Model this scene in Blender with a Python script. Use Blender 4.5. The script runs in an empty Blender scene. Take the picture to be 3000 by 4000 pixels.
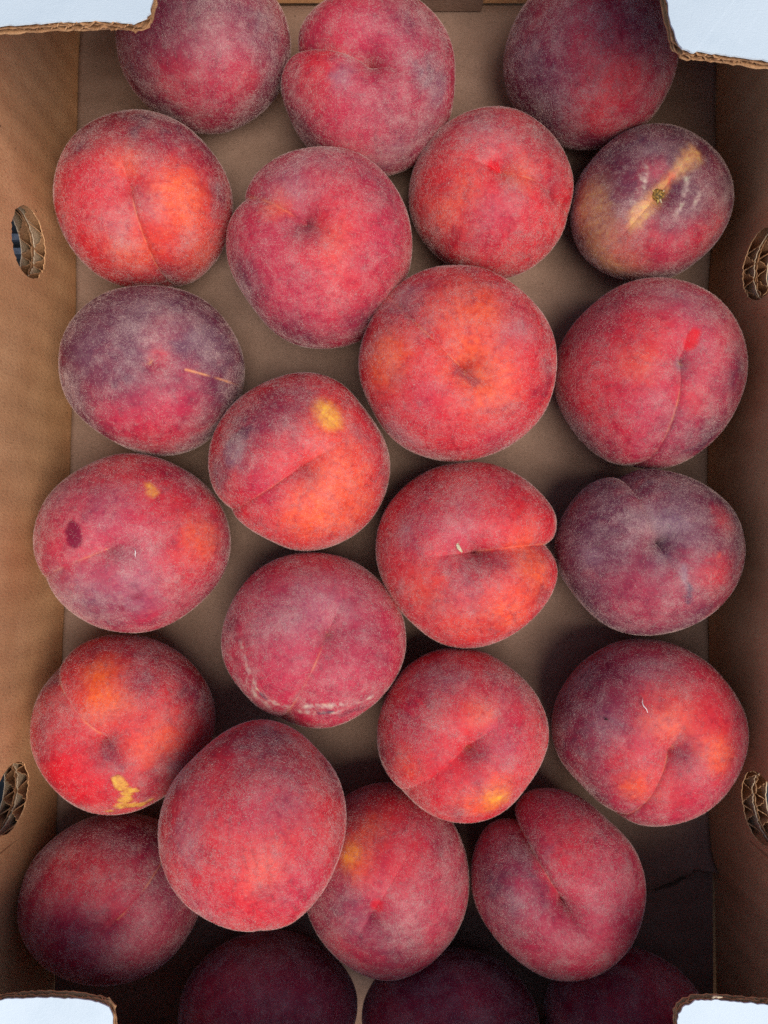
import bpy, bmesh, math
import numpy as np

R = math.radians
sc = bpy.context.scene
col = sc.collection

# ---------------------------------------------------------------- camera
cam_data = bpy.data.cameras.new('camera')
cam_data.sensor_fit = 'VERTICAL'
cam_data.sensor_height = 24.0
cam_data.sensor_width = 18.0
cam_data.lens = 24.0 * 1663.0 / 2212.0
cam_data.clip_start = 0.01
cam_data.clip_end = 200.0
cam = bpy.data.objects.new('camera', cam_data)
col.objects.link(cam)
cam.location = (0, 0, 0.372)
cam.rotation_euler = (R(0.8), 0, 0)          # phone held flat above the box
sc.camera = cam

# ---------------------------------------------------------------- sky and sun
SUN_EL, SUN_AZ = 66.0, 142.0                 # azimuth clockwise from +Y: the light comes over the near end wall
world = bpy.data.worlds.new('World')
sc.world = world
world.use_nodes = True
wn = world.node_tree
for n in list(wn.nodes):
    wn.nodes.remove(n)
sky = wn.nodes.new('ShaderNodeTexSky')
sky.sky_type = 'NISHITA'
sky.sun_disc = False
sky.sun_elevation = R(SUN_EL)
sky.sun_rotation = R(SUN_AZ)
sky.air_density = 1.0
sky.dust_density = 1.5
sky.ozone_density = 1.0
bg = wn.nodes.new('ShaderNodeBackground')
bg.inputs['Strength'].default_value = 0.075
wo = wn.nodes.new('ShaderNodeOutputWorld')
wn.links.new(sky.outputs[0], bg.inputs['Color'])
wn.links.new(bg.outputs[0], wo.inputs['Surface'])

sun_data = bpy.data.lights.new('sun', 'SUN')
sun_data.energy = 1.5
sun_data.angle = R(38)
sun_data.color = (1.0, 0.95, 0.88)
sun = bpy.data.objects.new('sun', sun_data)
col.objects.link(sun)
sun.rotation_euler = (R(90 - SUN_EL), 0, R(180 - SUN_AZ))
sun.location = (0, -1, 2)

sc.view_settings.view_transform = 'Standard'
sc.view_settings.look = 'None'
sc.view_settings.gamma = 1.0
sc.view_settings.use_curve_mapping = False
sc.view_settings.exposure = 1.1
sc.cycles.max_bounces = 6
sc.cycles.diffuse_bounces = 4
sc.cycles.use_denoising = False
sc.cycles_curves.shape = 'RIBBONS'
sc.cycles_curves.subdivisions = 1


# ---------------------------------------------------------------- helpers
def lin(*rgb):
    o = []
    for v in rgb:
        v = v / 255.0
        o.append(v / 12.92 if v <= 0.04045 else ((v + 0.055) / 1.055) ** 2.4)
    return tuple(o)


def link(o, parent=None):
    col.objects.link(o)
    if parent is not None:
        o.parent = parent
    return o


def mesh_obj(name, verts, faces, mat, parent=None, smooth=False):
    me = bpy.data.meshes.new(name)
    me.from_pydata([tuple(map(float, v)) for v in verts], [], faces)
    me.update()
    if smooth:
        me.polygons.foreach_set('use_smooth', [True] * len(me.polygons))
    if mat:
        me.materials.append(mat)
    return link(bpy.data.objects.new(name, me), parent)


def new_mat(name):
    m = bpy.data.materials.new(name)
    m.use_nodes = True
    nt = m.node_tree
    for n in list(nt.nodes):
        nt.nodes.remove(n)
    out = nt.nodes.new('ShaderNodeOutputMaterial')
    return m, nt, out


def nd(nt, kind, **kw):
    n = nt.nodes.new(kind)
    for k, v in kw.items():
        if k in n.inputs:
            n.inputs[k].default_value = v
        else:
            setattr(n, k, v)
    return n


def mixc(nt, a, b, fac, mode='MIX'):
    n = nt.nodes.new('ShaderNodeMix')
    n.data_type = 'RGBA'
    n.blend_type = mode
    for sock, v in ((n.inputs[0], fac), (n.inputs[6], a), (n.inputs[7], b)):
        if hasattr(v, 'is_linked'):
            nt.links.new(v, sock)
        elif isinstance(v, (int, float)):
            sock.default_value = v
        else:
            sock.default_value = (*v[:3], 1)
    return n.outputs[2]


def mth(nt, op, a, b=None, c=None, clamp=False):
    n = nt.nodes.new('ShaderNodeMath')
    n.operation = op
    n.use_clamp = clamp
    for i, v in enumerate((a, b, c)):
        if v is None:
            continue
        if hasattr(v, 'is_linked'):
            nt.links.new(v, n.inputs[i])
        else:
            n.inputs[i].default_value = v
    return n.outputs[0]


def ramp(nt, x, lo, hi, a=0.0, b=1.0):
    n = nt.nodes.new('ShaderNodeMapRange')
    n.interpolation_type = 'SMOOTHSTEP'
    nt.links.new(x, n.inputs[0])
    for i, v in enumerate((lo, hi, a, b)):
        n.inputs[1 + i].default_value = v
    return n.outputs[0]


def noise(nt, vec, scale, detail=3.0, rough=0.55, dist=0.0):
    n = nt.nodes.new('ShaderNodeTexNoise')
    n.inputs['Scale'].default_value = scale
    n.inputs['Detail'].default_value = detail
    n.inputs['Roughness'].default_value = rough
    n.inputs['Distortion'].default_value = dist
    nt.links.new(vec, n.inputs['Vector'])
    return n.outputs['Fac']


def coords(nt, scale=(1, 1, 1)):
    tc = nt.nodes.new('ShaderNodeTexCoord')
    mp = nt.nodes.new('ShaderNodeMapping')
    mp.inputs['Scale'].default_value = scale
    nt.links.new(tc.outputs['Object'], mp.inputs['Vector'])
    return mp.outputs[0]


def bsdf(nt, out, base, rough=0.8, spec=0.3):
    b = nt.nodes.new('ShaderNodeBsdfPrincipled')
    if hasattr(base, 'is_linked'):
        nt.links.new(base, b.inputs['Base Color'])
    else:
        b.inputs['Base Color'].default_value = (*base, 1)
    b.inputs['Roughness'].default_value = rough
    b.inputs['Specular IOR Level'].default_value = spec
    nt.links.new(b.outputs[0], out.inputs['Surface'])
    return b


def bump(nt, b, height, strength, dist):
    n = nt.nodes.new('ShaderNodeBump')
    n.inputs['Strength'].default_value = strength
    n.inputs['Distance'].default_value = dist
    nt.links.new(height, n.inputs['Height'])
    nt.links.new(n.outputs[0], b.inputs['Normal'])


# ---------------------------------------------------------------- materials
def kraft(name, c0, c1, grain, rib):
    """Brown kraft liner: stretched paper fibre, cloudy stains, faint washboard of the flutes beneath."""
    m, nt, out = new_mat(name)
    v = coords(nt)
    cloud = noise(nt, v, 26, 4, 0.6)
    fib = noise(nt, coords(nt, grain), 1.0, 3, 0.6)
    fine = noise(nt, v, 2600, 2, 0.6)
    c = mixc(nt, c0, c1, ramp(nt, cloud, 0.3, 0.7))
    c = mixc(nt, c, tuple(x * 0.62 for x in c0), mth(nt, 'MULTIPLY', ramp(nt, fib, 0.46, 0.72), 0.48))
    c = mixc(nt, c, tuple(min(1, x * 1.5) for x in c1), mth(nt, 'MULTIPLY', ramp(nt, fine, 0.55, 0.8), 0.4))
    c = mixc(nt, c, (0.03, 0.02, 0.015), mth(nt, 'MULTIPLY', ramp(nt, noise(nt, v, 330, 2, 0.5), 0.735, 0.76), 0.55))
    b = bsdf(nt, out, c, 0.85, 0.2)
    w = nt.nodes.new('ShaderNodeTexWave')
    w.bands_direction = rib
    w.inputs['Scale'].default_value = 24.0
    w.inputs['Distortion'].default_value = 0.6
    w.inputs['Detail'].default_value = 1.0
    nt.links.new(v, w.inputs['Vector'])
    h = mth(nt, 'ADD', mth(nt, 'MULTIPLY', w.outputs['Fac'], 0.5), mth(nt, 'ADD', mth(nt, 'MULTIPLY', fib, 0.35), mth(nt, 'MULTIPLY', fine, 0.25)))
    bump(nt, b, h, 0.8, 0.0008)
    return m


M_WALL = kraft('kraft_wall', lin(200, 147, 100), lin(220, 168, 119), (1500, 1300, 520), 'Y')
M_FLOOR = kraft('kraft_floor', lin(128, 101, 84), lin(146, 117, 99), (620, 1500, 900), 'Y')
M_EDGE = kraft('kraft_edge', lin(150, 104, 68), lin(196, 150, 106), (900, 900, 900), 'X')
M_PALE = kraft('kraft_torn', lin(190, 160, 125), lin(220, 195, 160), (900, 900, 900), 'X')


def white_board():
    m, nt, out = new_mat('white_liner')
    v = coords(nt)
    a = noise(nt, v, 60, 4, 0.6)
    f = noise(nt, v, 1500, 2, 0.6)
    c = mixc(nt, (0.55, 0.61, 0.63), (0.51, 0.575, 0.60), ramp(nt, a, 0.4, 0.8))
    b = bsdf(nt, out, c, 0.7, 0.25)
    bump(nt, b, mth(nt, 'ADD', f, mth(nt, 'MULTIPLY', a, 1.5)), 0.25, 0.0004)
    return m


M_WHITE = white_board()


def table_mat():
    m, nt, out = new_mat('table')
    v = coords(nt)
    c = mixc(nt, (0.015, 0.017, 0.02), (0.035, 0.04, 0.045), ramp(nt, noise(nt, v, 60, 4, 0.6), 0.3, 0.7))
    bsdf(nt, out, c, 0.95, 0.05)
    return m


M_TABLE = table_mat()


def simple(name, c0, c1, scale, rough=0.7):
    m, nt, out = new_mat(name)
    c = mixc(nt, c0, c1, ramp(nt, noise(nt, coords(nt), scale, 3), 0.35, 0.65))
    b = bsdf(nt, out, c, rough, 0.3)
    bump(nt, b, noise(nt, coords(nt), scale * 2, 2), 0.5, 0.0003)
    return m


M_INK = simple('ink', (0.03, 0.04, 0.06), (0.05, 0.06, 0.09), 900)
M_STEEL = simple('dull_steel', lin(74, 78, 86), lin(96, 100, 108), 300, 0.45)
M_STEM = simple('dry_stem', lin(120, 95, 45), lin(196, 170, 96), 900)
M_STEM_TIP = simple('dry_stem_wood', lin(70, 56, 30), lin(170, 130, 60), 1200)
M_CHAFF = simple('chaff', lin(176, 158, 118), lin(222, 208, 176), 900)
M_LINT = simple('lint', lin(225, 215, 205), lin(245, 240, 232), 900)
M_SPECK = simple('dark_speck', lin(40, 28, 24), lin(66, 44, 34), 900)


def peach_mat():
    """Skin pigment comes as a per-vertex pigment map; nodes add mottling, freckles and the velvet of the down."""
    m, nt, out = new_mat('peach_skin')
    v = coords(nt)
    pig = nd(nt, 'ShaderNodeAttribute', attribute_name='pigment').outputs['Color']
    blo = nd(nt, 'ShaderNodeAttribute', attribute_name='bloom').outputs['Fac']
    cor = nd(nt, 'ShaderNodeAttribute', attribute_name='cork').outputs['Fac']
    mot = noise(nt, v, 420, 3, 0.7, 0.3)
    mer = nd(nt, 'ShaderNodeAttribute', attribute_name='merid').outputs['Vector']
    stk = noise(nt, mer, 7.0, 4, 0.7, 0.2)
    sep = nt.nodes.new('ShaderNodeSeparateXYZ')
    nt.links.new(mer, sep.inputs[0])
    far = ramp(nt, sep.outputs[2], 0.12, 0.45, 0.0, 0.75)
    c = mixc(nt, pig, mixc(nt, pig, (0.74, 0.58, 0.78), 1.0, 'MULTIPLY'), ramp(nt, mot, 0.45, 0.72))
    c = mixc(nt, c, mixc(nt, c, (0.66, 0.45, 0.62), 1.0, 'MULTIPLY'), mth(nt, 'MULTIPLY', far, ramp(nt, stk, 0.5, 0.7)))
    c = mixc(nt, c, mixc(nt, c, (1.12, 1.5, 1.05), 1.0, 'MULTIPLY'), mth(nt, 'MULTIPLY', far, ramp(nt, stk, 0.46, 0.3)))
    c = mixc(nt, c, mixc(nt, pig, (1.0, 1.35, 1.1), 1.0, 'MULTIPLY'), ramp(nt, mot, 0.5, 0.3))
    # down lying on the skin: patchy and grainy
    g1 = noise(nt, v, 2100, 2, 0.65, 1.5)
    g2 = noise(nt, v, 150, 3, 0.7)
    down = mth(nt, 'MULTIPLY', mth(nt, 'MULTIPLY', ramp(nt, g1, 0.42, 0.72, 0.15, 1.0), ramp(nt, g2, 0.36, 0.66, 0.22, 1.0)), blo, clamp=True)
    c = mixc(nt, c, lin(204, 170, 160), mth(nt, 'MULTIPLY', down, 0.52))
    b = bsdf(nt, out, c, 0.6, 0.25)
    nt.links.new(mth(nt, 'MULTIPLY', blo, 0.08), b.inputs['Sheen Weight'])
    b.inputs['Sheen Roughness'].default_value = 0.4
    b.inputs['Sheen Tint'].default_value = (*lin(214, 198, 200), 1)
    h = mth(nt, 'MULTIPLY', mot, mth(nt, 'ADD', 0.6, mth(nt, 'MULTIPLY', cor, 5.0)))
    bump(nt, b, h, 0.5, 0.0004)
    return m


M_PEACH = peach_mat()


def fuzz_mat():
    m, nt, out = new_mat('peach_down')
    d = nd(nt, 'ShaderNodeBsdfDiffuse', Color=(*lin(214, 184, 172), 1))
    t = nd(nt, 'ShaderNodeBsdfTranslucent', Color=(*lin(206, 168, 156), 1))
    mx = nd(nt, 'ShaderNodeMixShader', Fac=0.22)
    nt.links.new(d.outputs[0], mx.inputs[1])
    nt.links.new(t.outputs[0], mx.inputs[2])
    nt.links.new(mx.outputs[0], out.inputs['Surface'])
    return m


M_FUZZ = fuzz_mat()


# ---------------------------------------------------------------- surface under the box
tb = mesh_obj('table_surface', [(-1.5, -1.5, -0.012), (1.5, -1.5, -0.012), (1.5, 1.5, -0.012), (-1.5, 1.5, -0.012)], [(0, 1, 2, 3)], M_TABLE)
tb['kind'] = 'structure'

# ---------------------------------------------------------------- the carton
box = bpy.data.objects.new('cardboard_box', None)
link(box)
box['label'] = 'brown corrugated cardboard box with white corner flaps holding the peaches'
box['category'] = 'box'

RIM = 0.108
Y_FAR, Y_NEAR = 0.253, -0.247
LEFT = [(-0.262, -0.1592), (-0.141, -0.1579), (-0.1284, -0.1577), (-0.0827, -0.156), (-0.0451, -0.1549), (0.0283, -0.1521), (0.0507, -0.1518), (0.1076, -0.1499), (0.1641, -0.15), (0.2163, -0.1496), (0.262, -0.1475)]
RIGHT = [(-0.262, 0.1605), (-0.1708, 0.1592), (-0.1598, 0.1573), (-0.1421, 0.1567), (-0.0506, 0.1568), (0.0283, 0.1568), (0.1132, 0.1578), (0.15, 0.1602), (0.1868, 0.1618), (0.2185, 0.1623), (0.262, 0.1623)]
T = 0.0105                       # double-wall board


def base_x(side, y):
    tab = LEFT if side < 0 else RIGHT
    return np.interp(y, [a for a, _ in tab], [b for _, b in tab])


def wall_sheet(name, side, off, holes, mat, parent, jag, thick=0.0004):
    """One liner of a side wall as columns of faces with ragged punched holes."""
    ys = set(np.arange(-0.258, 0.2585, 0.012).tolist())
    for (hy, hz, rr) in holes:
        ys |= set((hy + rr * np.sin(np.linspace(-math.pi / 2, math.pi / 2, 41))).tolist())
    ys = np.array(sorted(ys))
    rng = np.random.RandomState(int(abs(off) * 1e5) + (3 if side > 0 else 8))
    V, Fc = [], []
    prev = None
    for y in ys:
        lo = hi = 0.045
        for (hy, hz, rr) in holes:
            d = abs(y - hy)
            if d < rr * 0.9999:
                k = math.sqrt(rr * rr - d * d)
                lo = hz - k * 1.06 + rng.uniform(-jag, jag)
                hi = hz + k * 1.06 + rng.uniform(-jag, jag)
            elif d < rr * 1.35:
                lo = hi = hz
        x = base_x(side, y) + side * off
        i0 = len(V)
        for z in (-0.001, lo, hi, RIM):
            V.append((x + side * 0.012 * z + side * 0.0015 * math.sin(y * 30) * z / RIM, y, z))
        if prev is not None:
            a, b = prev, i0
            Fc.append((a, b, b + 1, a + 1))
            Fc.append((a + 2, b + 2, b + 3, a + 3))
        prev = i0
    o = mesh_obj(name, V, Fc, mat, parent)
    s = o.modifiers.new('thickness', 'SOLIDIFY')
    s.thickness = thick
    s.offset = 0
    return o


def wall_flute(side, off, amp, hole, parent, ph):
    """Corrugated medium round one hole, cut by the hole."""
    hy, hz, rr = hole
    ys = np.arange(hy - rr - 0.006, hy + rr + 0.006, 0.0004)
    rng = np.random.RandomState(int(abs(hy) * 1e4) + int(off * 1e5))
    V, Fc = [], []
    prev = None
    for y in ys:
        d = abs(y - hy)
        k = math.sqrt(max(0, rr * rr - d * d)) * 1.06
        x = base_x(side, y) + side * (off + amp * math.sin(2 * math.pi * (y + ph) / 0.0080 + 0.9 * math.sin(y * 260 + off * 900)))
        j = rng.uniform(-0.0009, 0.0009)
        i0 = len(V)
        for z in (hz - rr - 0.012, hz - k + j, hz + k + j, hz + rr + 0.012):
            V.append((x + side * 0.012 * z, y, z))
        if prev is not None:
            a, b = prev, i0
            Fc.append((a, b, b + 1, a + 1))
            Fc.append((a + 2, b + 2, b + 3, a + 3))
        prev = i0
    o = mesh_obj('flute', V, Fc, M_EDGE, parent)
    s = o.modifiers.new('thickness', 'SOLIDIFY')
    s.thickness = 0.0003
    s.offset = 0
    return o


HOLES = {-1: [(0.1185, 0.048, 0.0146), (-0.1165, 0.0445, 0.0146)], 1: [(0.1085, 0.050, 0.0146), (-0.1195, 0.0475, 0.0146)]}
for side in (-1, 1):
    w = wall_sheet('side_wall', side, 0.0, HOLES[side], M_WALL, box, 0.0007)
    wall_sheet('middle_liner', side, 0.0047, HOLES[side], M_PALE, w, 0.0009)
    wall_sheet('middle_liner', side, 0.0058, HOLES[side], M_EDGE, w, 0.0009)
    wall_sheet('outer_liner', side, T, HOLES[side], M_PALE, w, 0.0004)
    for h in HOLES[side]:
        wall_flute(side, 0.00235, 0.0020, h, w, 0.0)
        wall_flute(side, 0.00815, 0.0020, h, w, 0.0031)


def slab(name, x0, x1, y0, y1, z0, z1, mat, parent, bev=0.0006):
    bm = bmesh.new()
    bmesh.ops.create_cube(bm, size=1)
    for v in bm.verts:
        v.co = ((x0 + x1) / 2 + v.co.x * (x1 - x0), (y0 + y1) / 2 + v.co.y * (y1 - y0), (z0 + z1) / 2 + v.co.z * (z1 - z0))
    bmesh.ops.bevel(bm, geom=bm.edges[:], offset=bev, segments=2, affect='EDGES', profile=0.5)
    me = bpy.data.meshes.new(name)
    bm.to_mesh(me)
    bm.free()
    me.materials.append(mat)
    return link(bpy.data.objects.new(name, me), parent)


def xspan(y):
    return base_x(-1, y) + 0.0006, base_x(1, y) - 0.0006


# far end wall, near end wall with its hand hole, and an unseen ledge added along the near rim to shade the near row
l, r = xspan(Y_FAR)
slab('end_wall', l, r, Y_FAR, Y_FAR + T, 0.0, RIM, M_WALL, box)
l, r = xspan(Y_NEAR)
ew = bpy.data.meshes.new('end_wall')
bm = bmesh.new()
for (a, b, z0, z1) in ((l, -0.045, 0, RIM), (0.05, r, 0, RIM), (-0.045, 0.05, 0.078, RIM), (-0.045, 0.05, 0.0, 0.008)):
    g = bmesh.ops.create_cube(bm, size=1)
    for v in g['verts']:
        v.co = ((a + b) / 2 + v.co.x * (b - a), Y_NEAR - T / 2 + v.co.y * T, (z0 + z1) / 2 + v.co.z * (z1 - z0))
bm.to_mesh(ew)
bm.free()
ew.materials.append(M_WALL)
link(bpy.data.objects.new('end_wall', ew), box)
slab('shade_ledge', l + 0.004, r - 0.004, Y_NEAR, -0.187, RIM - 0.0075, RIM - 0.0015, M_WALL, box)


# floor panel: main sheet ends at a torn, curling edge; a lower flap shows beyond the crack
def tear(x):
    y = -0.1655 + 0.0005 * math.sin(x * 900) + 0.0004 * math.sin(x * 2300 + 1)
    if x < 0.1465:
        y -= 0.0022 + 0.30 * min(0.0225, 0.1465 - x) + 6.0 * min(0.0225, 0.1465 - x) ** 2
    return y


def floor_sheet():
    ys = np.concatenate([[-0.18, -0.165, -0.163, -0.16, -0.156], np.arange(-0.150, 0.2535, 0.006)])
    V, Fc = [], []
    nx = 150
    for iy, y in enumerate(ys):
        l, r = xspan(y)
        for ix in range(nx + 1):
            x = l + (r - l) * ix / nx
            yy = tear(x) if iy == 0 else max(y, tear(x) + 0.0004 * iy)
            k = max(0.0, 1 - (yy - tear(x)) / 0.013)
            z = k * k * (0.0026 + 0.0045 * max(0, (x - 0.140) / 0.018) ** 2)
            z += 0.0004 * math.sin(y * 130 + 0.6 * math.sin(x * 40)) * math.sin(x * 23 + 1)
            V.append((x, yy, z))
        if iy:
            for ix in range(nx):
                a = (iy - 1) * (nx + 1) + ix
                b = iy * (nx + 1) + ix
                Fc.append((a, a + 1, b + 1, b))
    o = mesh_obj('floor_panel', V, Fc, M_FLOOR, box, smooth=True)
    s = o.modifiers.new('thickness', 'SOLIDIFY')
    s.thickness = 0.0006
    s.offset = -1
    return o


def lower_sheet():
    V, Fc = [], []
    xs = np.linspace(-0.158, 0.158, 151)
    for i, x in enumerate(xs):
        gap = 0.0005 + 0.0042 * math.exp(-((x - 0.138) / 0.009) ** 2) + 0.0003 * math.sin(x * 1700)
        y1 = tear(x) - gap
        V += [(x, Y_NEAR, -0.0006), (x, y1 - 0.01, -0.0006), (x, y1, -0.0008), (x, y1 + 0.0004, -0.0045)]
        if i:
            q = 4 * i
            for k in range(3):
                Fc.append((q - 4 + k, q + k, q + k + 1, q - 3 + k))
    return mesh_obj('bottom_flap', V, Fc, M_FLOOR, box)


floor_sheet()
lower_sheet()
l, r = xspan(0.1)
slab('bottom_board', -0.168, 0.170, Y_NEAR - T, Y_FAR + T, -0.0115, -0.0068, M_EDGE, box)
l, r = xspan(0.252)
slab('tuck_flap', 0.012, 0.0475, 0.2485, 0.2528, 0.0008, 0.016, M_FLOOR, box)

# corner flaps: white liner above, kraft below, two corrugated layers between, edges ragged
FLAPS = [
    # inner corner x, y, z ; outer x, y ; rise per metre towards the middle of the box ; skew ; seed
    ((-0.0665, 0.1402, 0.156), -0.178, 0.262, 0.42, -0.03, 1),
    ((0.0825, 0.1325, 0.156), 0.180, 0.262, 0.39, -0.04, 2),
    ((-0.0906, -0.1605, 0.112), -0.178, -0.256, 0.04, -0.012, 3),
    ((0.0985, -0.1613, 0.112), 0.180, -0.256, 0.04, 0.0, 4),
]


def flap(ic, xo, yo, slope, skew, seed):
    sx = 1 if xo > 0 else -1
    sy = 1 if yo > 0 else -1
    rng = np.random.RandomState(seed)
    rc = 0.006

    def rough(n, amp):
        a = rng.uniform(-1, 1, n)
        return amp * (0.6 * a + 0.4 * np.convolve(a, [0.3, 0.4, 0.3], 'same'))

    def outline(amp, inset):
        pts = []
        L = abs(yo - ic[1])
        W = abs(xo - ic[0])
        n = 60
        j = rough(n, amp)
        for i in range(n):                      # long side edge, from the end wall inwards
            t = i / (n - 1)
            yy = L - (L - rc) * t
            pts.append((inset + j[i] + 0.0, yy))
        for i in range(1, 8):
            a = math.pi / 2 * i / 8
            pts.append((inset + rc - rc * math.cos(a) + rng.uniform(-amp, amp), inset + rc - rc * math.sin(a) + rng.uniform(-amp, amp)))
        n = 70
        j = rough(n, amp)
        for i in range(n):
            t = i / (n - 1)
            pts.append((rc + (W - rc) * t, inset + j[i] + 0.0008 * math.sin(t * 9 + seed)))
        pts.append((W, L))
        return pts

    def place(a, b, dz):
        x = ic[0] + sx * a
        y = ic[1] + sy * b
        y += skew * (x - ic[0])
        z = ic[2] - slope * b + dz + 0.0012 * math.sin(a * 60 + seed)
        return (x, y, z)

    def sheet(name, dz, mat, parent, amp, inset, thick):
        pts = outline(amp, inset)
        V = [place(a, b, dz) for a, b in pts]
        idx = list(range(len(V)))
        if sx * sy > 0:
            idx = idx[::-1]
        # fan from the outer corner keeps the ragged edge clean
        k = len(V) - 1
        Fc = []
        for i in range(len(V) - 2):
            Fc.append((k, i, i + 1) if sx * sy < 0 else (k, i + 1, i))
        o = mesh_obj(name, V, Fc, mat, parent)
        s = o.modifiers.new('thickness', 'SOLIDIFY')
        s.thickness = thick
        s.offset = 0
        return o

    top = sheet('corner_flap', 0.0, M_WHITE, box, 0.0004, 0.0, 0.0005)
    sheet('middle_liner', -0.0018, M_EDGE, top, 0.0006, 0.0003, 0.0004)
    sheet('kraft_liner', -0.0036, M_EDGE, top, 0.0005, 0.0001, 0.0005)
    W = abs(xo - ic[0])
    L = abs(yo - ic[1])
    for k, dz in enumerate((-0.0009, -0.0027)):
        V, Fc = [], []
        As = np.arange(0.0006, W, 0.0006)
        for i, a in enumerate(As):
            z = dz + 0.0007 * math.sin(2 * math.pi * a / 0.0046 + k * 2 + 0.9 * math.sin(a * 210))
            b0 = 0.0004 + rng.uniform(-0.0005, 0.0006) + max(0.0, rc - math.sqrt(max(0, rc * rc - max(0, rc - a) ** 2))) * (1 if a < rc else 0)
            V += [place(a, b0, z), place(a, L, z)]
            if i:
                q = 2 * i
                Fc.append((q - 2, q, q + 1, q - 1))
        o = mesh_obj('flute', V, Fc, M_EDGE, top)
        s = o.modifiers.new('thickness', 'SOLIDIFY')
        s.thickness = 0.0003
        s.offset = 0
    return top


flaps = [flap(*f) for f in FLAPS]

# ---------------------------------------------------------------- peaches: centre and radii in metres, cavity and suture directions, pigment patches; those in the dimples mix dusky bloom with painted shade
def peach_radius(n, p, m, sh):
    """Radial factor of a peach for unit directions n: cavity at pole p, suture running towards m."""
    p = p / np.linalg.norm(p)
    mm = m - np.dot(m, p) * p
    mm = mm / np.linalg.norm(mm)
    q = np.cross(p, mm)
    ct = np.clip(n @ p, -1, 1)
    x = n @ mm
    y = n @ q
    th = np.arccos(ct)
    dl = np.arcsin(np.clip(y, -1, 1))
    R = np.ones(len(n))
    # cavity at the pole, a smaller one at the far end
    R -= 1.9 * sh['dd'] * np.exp(-(th / (0.72 * sh['dw'])) ** 1.25)
    R -= 0.25 * sh['dd'] * np.exp(-th / 0.07)
    R -= 0.05 * np.exp(-((math.pi - th) / 0.3) ** 1.6)
    # suture: a crease with rounded lobes, one lobe a little prouder
    side = 1 / (1 + np.exp(-x / 0.05))
    run = np.clip((sh['gl'] - th) / 0.45, 0, 1)
    run = run * run * (3 - 2 * run) * side
    run = run * (1.25 - 0.25 * np.clip(th / 0.5, 0, 1))
    back = 1.2 * (1 - side) * np.exp(-(th / 0.38) ** 2)
    prof = 0.45 * np.exp(-np.abs(dl) / 0.05) + 0.55 * np.exp(-(dl / 0.22) ** 2)
    R -= 1.9 * sh['gd'] * (run + back) * prof
    R += sh['st'] * run * np.tanh(dl / 0.035) * np.exp(-(dl / 0.35) ** 2)
    # flatter flanks
    for deg, amt, wd in sh['fac']:
        d = np.array((math.cos(math.radians(deg)), math.sin(math.radians(deg)), 0.0))
        R -= 1.7 * amt * np.exp(-(np.arccos(np.clip(n @ d, -1, 1)) / wd) ** 2)
    # slow lumps
    rng = np.random.RandomState(sh['seed'])
    for k, a in ((2.2, 0.014), (3.8, 0.010), (7.0, 0.0042), (13.0, 0.0012)):
        for _ in range(4):
            d = rng.normal(size=3)
            d /= np.linalg.norm(d)
            R += a * np.cos(k * (n @ d) + rng.uniform(0, 6.28)) * 0.8
    return R


def wobble(n, seed, k0, octaves=4, gain=0.6):
    """Smooth 3-D noise on directions, about -1..1."""
    rng = np.random.RandomState(seed)
    out = np.zeros(len(n))
    a, tot, k = 1.0, 0.0, k0
    for _ in range(octaves):
        acc = np.zeros(len(n))
        for _ in range(7):
            d = rng.normal(size=3)
            d /= np.linalg.norm(d)
            d *= k * rng.uniform(0.7, 1.4)
            acc += np.cos(n @ d + rng.uniform(0, 6.28) + 0.7 * acc)
        out += a * acc / 3.2
        tot += a
        a *= gain
        k *= 2.1
    return out / tot


def peach_dirs(p, m, nt, nf):
    """Directions on a polar grid about the cavity, bunched along the suture."""
    p = p / np.linalg.norm(p)
    mm = m - np.dot(m, p) * p
    mm = mm / np.linalg.norm(mm)
    q = np.cross(p, mm)
    t = (np.arange(1, nt) / nt) ** 1.12 * math.pi
    u = (np.arange(nf) / nf) * 2 - 1
    f = math.pi * (0.45 * u + 0.55 * u ** 3)
    T, F = np.meshgrid(t, f, indexing='ij')
    d = (np.cos(T)[..., None] * p + (np.sin(T) * np.cos(F))[..., None] * mm + (np.sin(T) * np.sin(F))[..., None] * q).reshape(-1, 3)
    return np.vstack([p[None], d, -p[None]])

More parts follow.
